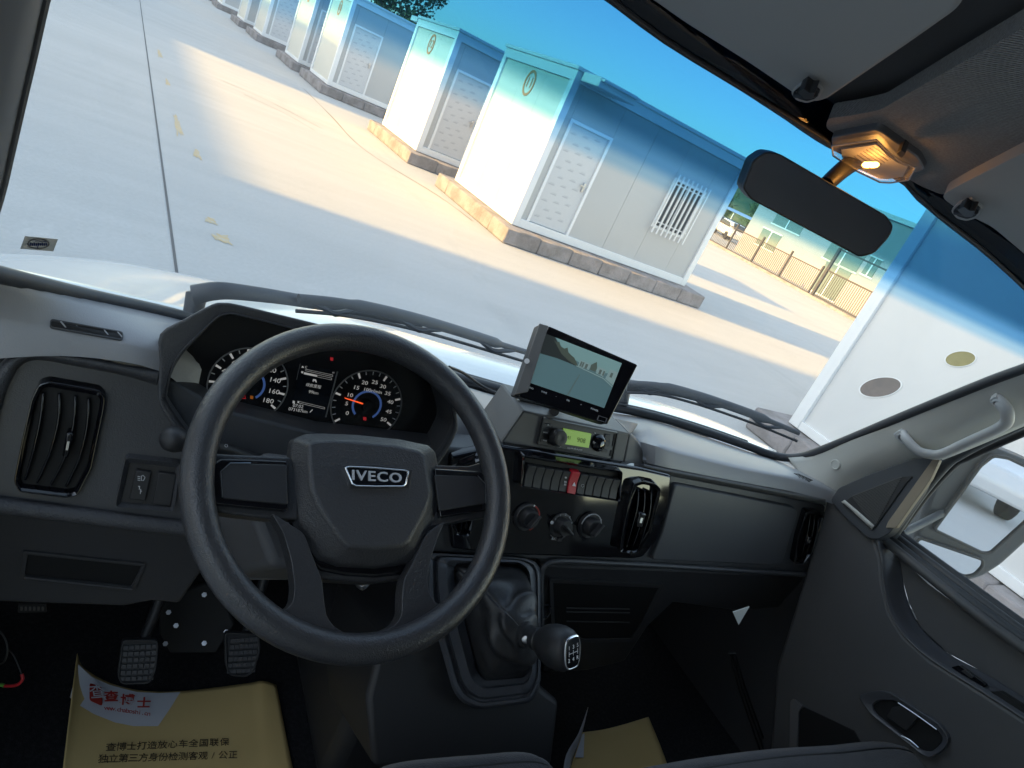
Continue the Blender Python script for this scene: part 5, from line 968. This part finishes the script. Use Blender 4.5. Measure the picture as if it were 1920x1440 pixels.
# ================================================================ SEATS
def seat(label, px, x0, x1, zt, back):
    fr_ = [pZ(x, y, zt) for x, y in px]; cx = sum(p.x for p in fr_)/len(fr_)
    t = None
    rows = [[V((p.x, p.y+.005, 1.0)) for p in fr_], [V((p.x, p.y+.012, p.z-.10)) for p in fr_], [V((p.x, p.y+.004, p.z-.03)) for p in fr_], [V((p.x, p.y-.012, p.z-.004)) for p in fr_], [V((p.x, p.y-.05, p.z+.004)) for p in fr_], [V((p.x, p.y-.25, p.z-.012)) for p in fr_], [V((p.x, p.y-.45, p.z-.02)) for p in fr_]]
    t = grid('seat', rows, M['seat'], van, 3, 3, .02); t['label'] = label; prism('seat_base', [V((fr_[1].x, fr_[1].y-.40, .90)), V((fr_[-2].x, fr_[-2].y-.40, .90)), V((fr_[-2].x, fr_[-2].y-.04, .90)), V((fr_[1].x, fr_[1].y-.04, .90))], (0, 0, .12), M['dark'], t)
    tube('seam', [V((p.x, p.y-.03, p.z+.0035)) for p in fr_[1:-1]], .002, M['dark'], t, 6, 3); return t
seat('dark cloth centre seat edge at the bottom, below the console', [(680, 1470), (715, 1428), (760, 1413), (830, 1406), (900, 1401), (970, 1396), (1008, 1403), (1028, 1425), (1045, 1475)], 0, 0, 1.30, 0)
seat('dark cloth passenger seat edge at the bottom right', [(1130, 1475), (1200, 1432), (1250, 1420), (1330, 1407), (1450, 1393), (1560, 1387), (1640, 1380), (1690, 1390), (1740, 1430), (1790, 1480)], 0, 0, 1.30, 0)

# ================================================================ PASSENGER DOOR
dr = thing('passenger_door', 'dark passenger door with triangular grille, window and long armrest', 'door', (1.62, .3, .95))
curve_o = [(1640, 1002), (1653, 1048), (1657, 1093), (1670, 1150), (1697, 1193), (1747, 1237), (1847, 1300), (1920, 1347), (2080, 1450)]
curve_i = [(1672, 1028), (1688, 1057), (1694, 1092), (1704, 1130), (1728, 1178), (1780, 1226), (1847, 1262), (1920, 1307), (2080, 1405)]
XD = 1.575
mainp = [(1552, 925), (1600, 955)]+curve_o+[(2080, 1700), (1420, 1700), (1440, 1450), (1455, 1250), (1505, 1090)]
prism('inner_panel', Pts(pX, mainp, XD), (.05, 0, 0), M['door'], dr, .01, 3)
ao_ = [pX(x, y, XD+.002) for x, y in curve_o]; ai_ = [pX(x, y, XD+.055) for x, y in curve_i]
grid('arm_scoop', [ao_, [lerp(a, b, .25)+V((-.006, 0, 0)) for a, b in zip(ao_, ai_)], [lerp(a, b, .6)+V((.006, 0, 0)) for a, b in zip(ao_, ai_)], ai_], M['console'], dr, 5, 3, .004)
tube('scoop_edge', [p+V((-.001, 0, 0)) for p in ao_], .0028, M['door'], dr, 8, 4)
prism('upper_panel', Pts(pX, curve_i+[(2080, 1330), (1855, 1178), (1740, 1095), (1672, 1028)], XD+.056), (.02, 0, 0), M['door'], dr)
for q, X_, mt in (((1650, 1006, 1858, 1172, 2080, 1322), XD+.035, 'door'), ((1662, 1006, 1885, 1176, 2080, 1302), XD+.05, 'rubber'), ((1676, 1004, 1905, 1176, 2080, 1290), XD+.066, 'dash'), ((1683, 1000, 1920, 1173, 2080, 1285), XD+.085, 'rubber')):
    tube('window_sill', Pts(pX, [q[:2], q[2:4], q[4:]], X_), .011, M[mt], dr, 8, 4)
# window frame, glass
tube('window_frame', Pts(pX, [(1672, 1004), (1722, 930), (1770, 872), (1800, 850), (1860, 818), (1930, 785), (2080, 715)], 1.625), .013, M['rubber'], dr, 10, 4)
tube('window_frame', Pts(pX, [(1690, 990), (1738, 925), (1786, 873), (1812, 858), (1870, 832), (1930, 806), (2080, 740)], 1.66), .009, M['dark'], dr, 10, 4)
prism('window_glass', Pts(pX, [(1680, 1000), (1788, 862), (1930, 800), (2100, 730), (2100, 1300)], 1.668), (.004, 0, 0), glass_mat('side_glass', None), dr)
# triangle speaker cover
to = rnd([(1557, 938), (1572, 915), (1628, 890), (1712, 860), (1756, 856), (1722, 925), (1668, 1000), (1645, 1012), (1625, 1008), (1580, 966)], 6)
tri = prism('mirror_triangle', Pts(pX, to, XD-.012), (.03, 0, 0), M['rubber'], dr, .006, 3)
gi = rnd([(1578, 945), (1600, 928), (1690, 893), (1712, 892), (1700, 905), (1640, 990), (1632, 993)], 5)
prism('grille', Pts(pX, gi, XD-.015), (.004, 0, 0), M['dark'], tri, .001)
rb = []
for k in range(30):
    a = lerp(V((1582, 944)), V((1634, 990)), k/29); b = lerp(V((1604, 925)), V((1702, 900)), min(1, k/26)); 
gv, gf = [], []
for k in range(26):
    t = k/25; a = lerp(V((1597, 931)), V((1637, 985)), t); b = lerp(V((1690, 895)), V((1644, 978)), t); w_ = V((.5, 1.0))*.55
    q = [pX(*(a-w_), XD-.0165), pX(*(b-w_), XD-.0165), pX(*(b+w_), XD-.0165), pX(*(a+w_), XD-.0165)]; i = len(gv); gv += q+[p+V((.0012, 0, 0)) for p in q]; gf += [[i, i+1, i+2, i+3], [i, i+4, i+5, i+1], [i+2, i+6, i+7, i+3], [i+1, i+5, i+6, i+2], [i+3, i+7, i+4, i]]
o = mk('grille_rib', gv, gf, M['pod'], tri); o['kind'] = 'stuff'
grid('grille_lip', [Pts(pX, [(1577, 941), (1600, 962), (1634, 994)], XD-.014), Pts(pX, [(1582, 938), (1605, 957), (1638, 986)], XD-.019)], M['pillar'], tri, 3, 1, .003)
prism('warm_trim', Pts(pX, rnd([(1748, 862), (1762, 862), (1745, 898), (1680, 990), (1660, 990), (1665, 978)], 3), XD-.014), (.012, 0, 0), mat('beige_trim', (.27, .22, .165), .6), dr, .003)
# switch, grip, handle
swp = [(1783, 1251), (1798, 1247), (1849, 1284), (1842, 1291)]; prism('window_switch', Pts(pX, rnd(swp, 3), XD+.012), (.012, 0, 0), M['gloss'], dr, .0015); prism('window_rocker', Pts(pX, rnd([(1802, 1258), (1808, 1256), (1826, 1269), (1820, 1272)], 2), XD+.009), (.006, 0, 0), M['dark'], dr, .001)
prism('grip_slot', Pts(pX, [(1855, 1297), (1872, 1296), (1960, 1352), (1945, 1362)], XD+.012), (.02, 0, 0), M['black'], dr)
ho = rnd([(1606, 1304), (1640, 1295), (1667, 1297), (1762, 1358), (1780, 1385), (1770, 1405), (1745, 1422), (1730, 1417), (1630, 1338)], 8); hi_ = rnd([(1633, 1322), (1650, 1312), (1682, 1314), (1758, 1368), (1769, 1388), (1748, 1410), (1728, 1408), (1640, 1338)], 8)
HO = resamp(ho, 48); HI = align(HO, resamp(hi_, 48)); hb = ring('handle_bezel', Pts(pX, HO, XD-.012), Pts(pX, HI, XD-.008), (.02, 0, 0), M['console'], dr, .002)
prism('handle_cup', Pts(pX, HI, XD-.002), (.004, 0, 0), M['black'], hb); prism('pull_lever', Pts(pX, rnd([(1672, 1326), (1695, 1322), (1722, 1345), (1700, 1372), (1690, 1366), (1660, 1345)], 4), XD-.010), (.008, 0, 0), M['dark'], hb, .003)
tube('cup_line', Pts(pX, [(1684, 1318), (1720, 1342), (1756, 1368)], XD-.010), .0014, M['silver'], hb, 6, 3); tube('cup_line', Pts(pX, [(1690, 1380), (1706, 1388), (1722, 1402)], XD-.010), .0016, M['silver'], hb, 6, 3)
prism('pocket_edge', Pts(pX, rnd([(1481, 1316), (1486, 1310), (1505, 1324), (1497, 1334), (1494, 1420), (1480, 1420)], 4), XD-.008), (.01, 0, 0), M['grey'], dr, .002); prism('pocket', Pts(pX, [(1497, 1334), (1507, 1326), (1600, 1370), (1640, 1440), (1495, 1440)], XD-.004), (.004, 0, 0), M['black'], dr)
for k in range(3): tube('seal_ridge', [pZ(1368+k*5, 1225, 1.30), pZ(1385+k*6, 1290, 1.15), pZ(1412+k*7, 1370, 1.0), pZ(1430+k*7, 1420, .95)], .0022, M['black'], dr, 6, 3)

# ---- outside mirror
v_ = ray(1810, 960).normalized(); want = V((.19, -1, -.15)).normalized(); nMr = (want-v_).normalized(); MR = (pX(1810, 960, 1.93), nMr)
om = thing('door_mirror', 'large black door mirror with two glasses outside the passenger window', 'door mirror', pX(1740, 1040, 1.80))
mh = rnd([(1716, 1010), (1760, 886), (1800, 862), (1848, 840), (1866, 840), (1935, 868), (2010, 905), (1962, 985), (1880, 1060), (1846, 1082), (1812, 1092), (1785, 1084), (1718, 1034)], 9)
prism('housing', Pts(pP, mh, MR, -.006), -nMr*.07, M['pillardark'], om, .014, 3)
g1_ = rnd([(1841, 876), (1864, 858), (1890, 862), (1985, 908), (1940, 962), (1858, 1036), (1845, 1036), (1756, 993)], 5); g2_ = rnd([(1716, 1026), (1726, 1012), (1842, 1052), (1842, 1062), (1828, 1077), (1812, 1080), (1786, 1069), (1730, 1038)], 5)
for gq in (g1_, g2_):
    gg = prism('mirror_glass', Pts(pP, gq, MR, .002), -nMr*.004, M['mirror'], om); ring('glass_rim', Pts(pP, inset(gq, -5), MR, .006), Pts(pP, gq, MR, .006), -nMr*.012, M['rubber'], gg, .002)
tube('mirror_bracket', [pX(1690, 1000, 1.72), pX(1722, 985, 1.80), pX(1770, 960, 1.90)], .010, M['pillardark'], om, 10, 3)

# ---- grab handle and pillar plug
gh = thing('grab_handle', 'light grey grab handle screwed to the right pillar', 'grab handle', pX(1790, 860, 1.52))
ptf = surf(prt)
def PT(x, y, h):
    q = ptf(x, y, h); return q if q is not None else pX(x, y, 1.56)+V((-h, -h*.4, 0))
hpth = [(1696, 812, .006), (1706, 820, .016), (1724, 832, .024), (1744, 837, .026), (1766, 833, .028), (1820, 808, .030), (1866, 785, .028), (1884, 773, .026), (1889, 760, .022), (1880, 750, .014), (1868, 744, .006)]
tube('bar', [PT(*q) for q in hpth], .0095, M['handle'], gh, 12, 5, squash=1.3)
for x, y in ((1697, 815), (1874, 748)):
    q = rnd([(x-17, y-3), (x-4, y-13), (x+13, y+5), (x, y+15)], 5); pc_ = PT(x, y, .0); nn_ = (PT(x, y, .01)-pc_).normalized()
    prism('mount', [PT(a, b, .016) for a, b in q], -nn_*.016, M['handle'], gh, .003); lathe('screw', PT(x-2, y-1, .0165), nn_, [(-.004, .006), (.003, .0058), (.004, .004), (.0035, .001)], M['steel'], gh, 14)
pn_ = (PT(1567, 871, .01)-PT(1567, 871, 0)).normalized(); lathe('trim_plug', PT(1567, 871, .0), pn_, [(-.004, .0125), (.002, .0125), (.0035, .0105), (.002, .009), (.002, .001)], M['pillar'], van, 28)

# ================================================================ OVERHEAD: lining panel, visors, lamp, mirror
HLd = (HL[0]+HL[1]*.004, HL[1])
prism('fabric_panel', Pts(pP, rnd([(1548, 240), (1552, 222), (1600, 216), (1650, 206), (1760, 142), (1920, 52), (2150, -70), (2400, 330), (1990, 262), (1920, 296), (1800, 348), (1768, 366), (1728, 350), (1650, 306)], 8), HLd, .004), -HL[1]*.018, M['headliner'], van, .006, 3)
def visor(label, px, clip, hang):
    t = thing('sun_visor', label, 'sun visor', pP(*px[2], HLd, .02), 'sun visors'); VP = (HLd[0]+HLd[1]*hang, HLd[1])
    q = rnd(px, 16, 6); prism('flap', Pts(pP, q, VP), -HL[1]*.020, M['visor'], t, .008, 4)
    x, y = clip; c = prism('clip', Pts(pP, rnd([(x-33, y+3), (x-18, y-12), (x+6, y-20), (x+28, y-2), (x+18, y+16), (x-2, y+22), (x-22, y+17)], 5), VP, .003), -HL[1]*.004, M['visor'], t, .001)
    prism('clip_pocket', Pts(pP, rnd([(x-29, y+3), (x-15, y-9), (x+5, y-16), (x+23, y-2), (x+14, y+13), (x-2, y+18), (x-19, y+13)], 4), VP, .0042), -HL[1]*.001, M['black'], c)
    prism('clip_body', Pts(pP, rnd([(x-20, y+2), (x-8, y-6), (x+2, y+2), (x+14, y+2), (x+8, y+14), (x-6, y+14)], 3), VP, .016), -HL[1]*.012, M['dark'], c, .002); tube('clip_pin', [pP(x-24, y+6, VP, .010), pP(x-4, y+8, VP, .012), pP(x+16, y+4, VP, .010)], .003, M['dark'], c, 8); return t
visor('large grey sun visor above the windscreen on the driver side', [(1050, -160), (1176, -30), (1282, 44), (1400, 118), (1480, 172), (1506, 192), (1545, 192), (1590, 162), (1700, 88), (1795, 22), (1822, -30), (1700, -160)], (1515, 172), .018)
visor('second grey sun visor at the right edge, mostly cut off', [(1762, 368), (1800, 346), (1920, 286), (2060, 216), (2160, 420), (2140, 620), (1990, 560), (1925, 480), (1860, 425), (1800, 396)], (1815, 393), .018)
# lamp
la = thing('dome_lamp', 'lit orange dome lamp with clear lens above the mirror', 'lamp', pP(1640, 300, HLd, .03)); LPn = (HLd[0]+HLd[1]*.012, HLd[1])
prism('base', Pts(pP, rnd([(1558, 258), (1640, 243), (1652, 247), (1722, 296), (1734, 318), (1705, 330), (1600, 300), (1560, 280)], 5), LPn), -HL[1]*.014, M['grey'], la, .003)
lens = bpy.data.materials.new('lamp_lens'); lens.use_nodes = True; nt = lens.node_tree; nt.nodes.clear(); o_ = nt.nodes.new('ShaderNodeOutputMaterial'); tr_ = nt.nodes.new('ShaderNodeBsdfTransparent'); tl_ = nt.nodes.new('ShaderNodeBsdfTranslucent'); gl2 = nt.nodes.new('ShaderNodeBsdfGlossy'); m1 = nt.nodes.new('ShaderNodeMixShader'); m2 = nt.nodes.new('ShaderNodeMixShader')
tr_.inputs[0].default_value = (.86, .82, .80, 1); tl_.inputs[0].default_value = (.8, .75, .72, 1); gl2.inputs['Roughness'].default_value = .15; m1.inputs[0].default_value = .16; m2.inputs[0].default_value = .07
nt.links.new(tr_.outputs[0], m1.inputs[1]); nt.links.new(tl_.outputs[0], m1.inputs[2]); nt.links.new(m1.outputs[0], m2.inputs[1]); nt.links.new(gl2.outputs[0], m2.inputs[2]); nt.links.new(m2.outputs[0], o_.inputs[0])
lo_ = [(1560, 274), (1643, 262), (1668, 288), (1690, 304), (1716, 314), (1704, 337), (1670, 343), (1650, 342), (1600, 318), (1562, 292)]
lb = Pts(pP, lo_, LPn, .004); lt = Pts(pP, shrink(lo_, .86), LPn, .030); nl = len(lb)
ln = mk('lens', lb+lt, [list(range(nl, 2*nl))]+[[i, (i+1) % nl, nl+(i+1) % nl, nl+i] for i in range(nl)], lens, la, False, .0015)
for k in range(9):
    t = (k+1)/10; a = lerp(V((1590, 300)), V((1648, 268)), t); tube('lens_rib', [pP(a.x, a.y, LPn, .0305), pP(a.x+34, a.y+24, LPn, .0305)], .0006, lens, ln, 4)
tube('lens_edge', lb+[lb[0]], .0011, M['handle'], ln, 5)
prism('reflector', Pts(pP, shrink(lo_, .8), LPn, .003), -HL[1]*.002, M['handle'], la)
bulb = mat('bulb', (1, .6, .25), .4, emit=((1, .48, .12), 7)); bp_ = pP(1630, 309, LPn, .016)
lathe('bulb', bp_-rt*.008, rt, [(0, .002), (.002, .0035), (.016, .0035), (.019, .002)], bulb, la, 14)
prism('lamp_switch', Pts(pP, rnd([(1680, 288), (1690, 281), (1698, 288), (1690, 297)], 2), LPn, .012), -HL[1]*.012, M['dark'], la, .001)
pl = bpy.data.lights.new('lamp_light', 'POINT'); plo = bpy.data.objects.new('lamp_light', pl); COL.objects.link(plo); pl.energy = .02; pl.color = (1, .50, .16); pl.shadow_soft_size = .006; plo.location = bp_+HL[1]*.008-OFF[la.name]; plo.parent = la
# interior mirror
rm = thing('interior_mirror', 'dark rounded interior mirror hanging at the windscreen top', 'mirror', pT(1540, 385, .86)); IM = (pT(1535, 385, .86), V((-.30, -.95, -.06)).normalized())
mo_ = rnd([(1392, 352), (1412, 300), (1436, 284), (1462, 288), (1662, 404), (1676, 424), (1668, 444), (1640, 475), (1612, 483), (1596, 474), (1408, 374)], 8)
prism('housing', Pts(pP, mo_, IM, -.003), -IM[1]*.026, M['dark'], rm, .006, 3); prism('glass', Pts(pP, inset(mo_, 3), IM, .0005), -IM[1]*.002, M['roommirror'], rm)
ring('rim', Pts(pP, mo_, IM, .0015), Pts(pP, inset(mo_, 3), IM, .0015), -IM[1]*.006, M['rubber'], rm, .0008)
tube('stem', [pP(1550, 345, IM, -.02), pT(1580, 318, .88), pT(1606, 300, .90)], [.010, .012], M['dark'], rm, 10, 3)
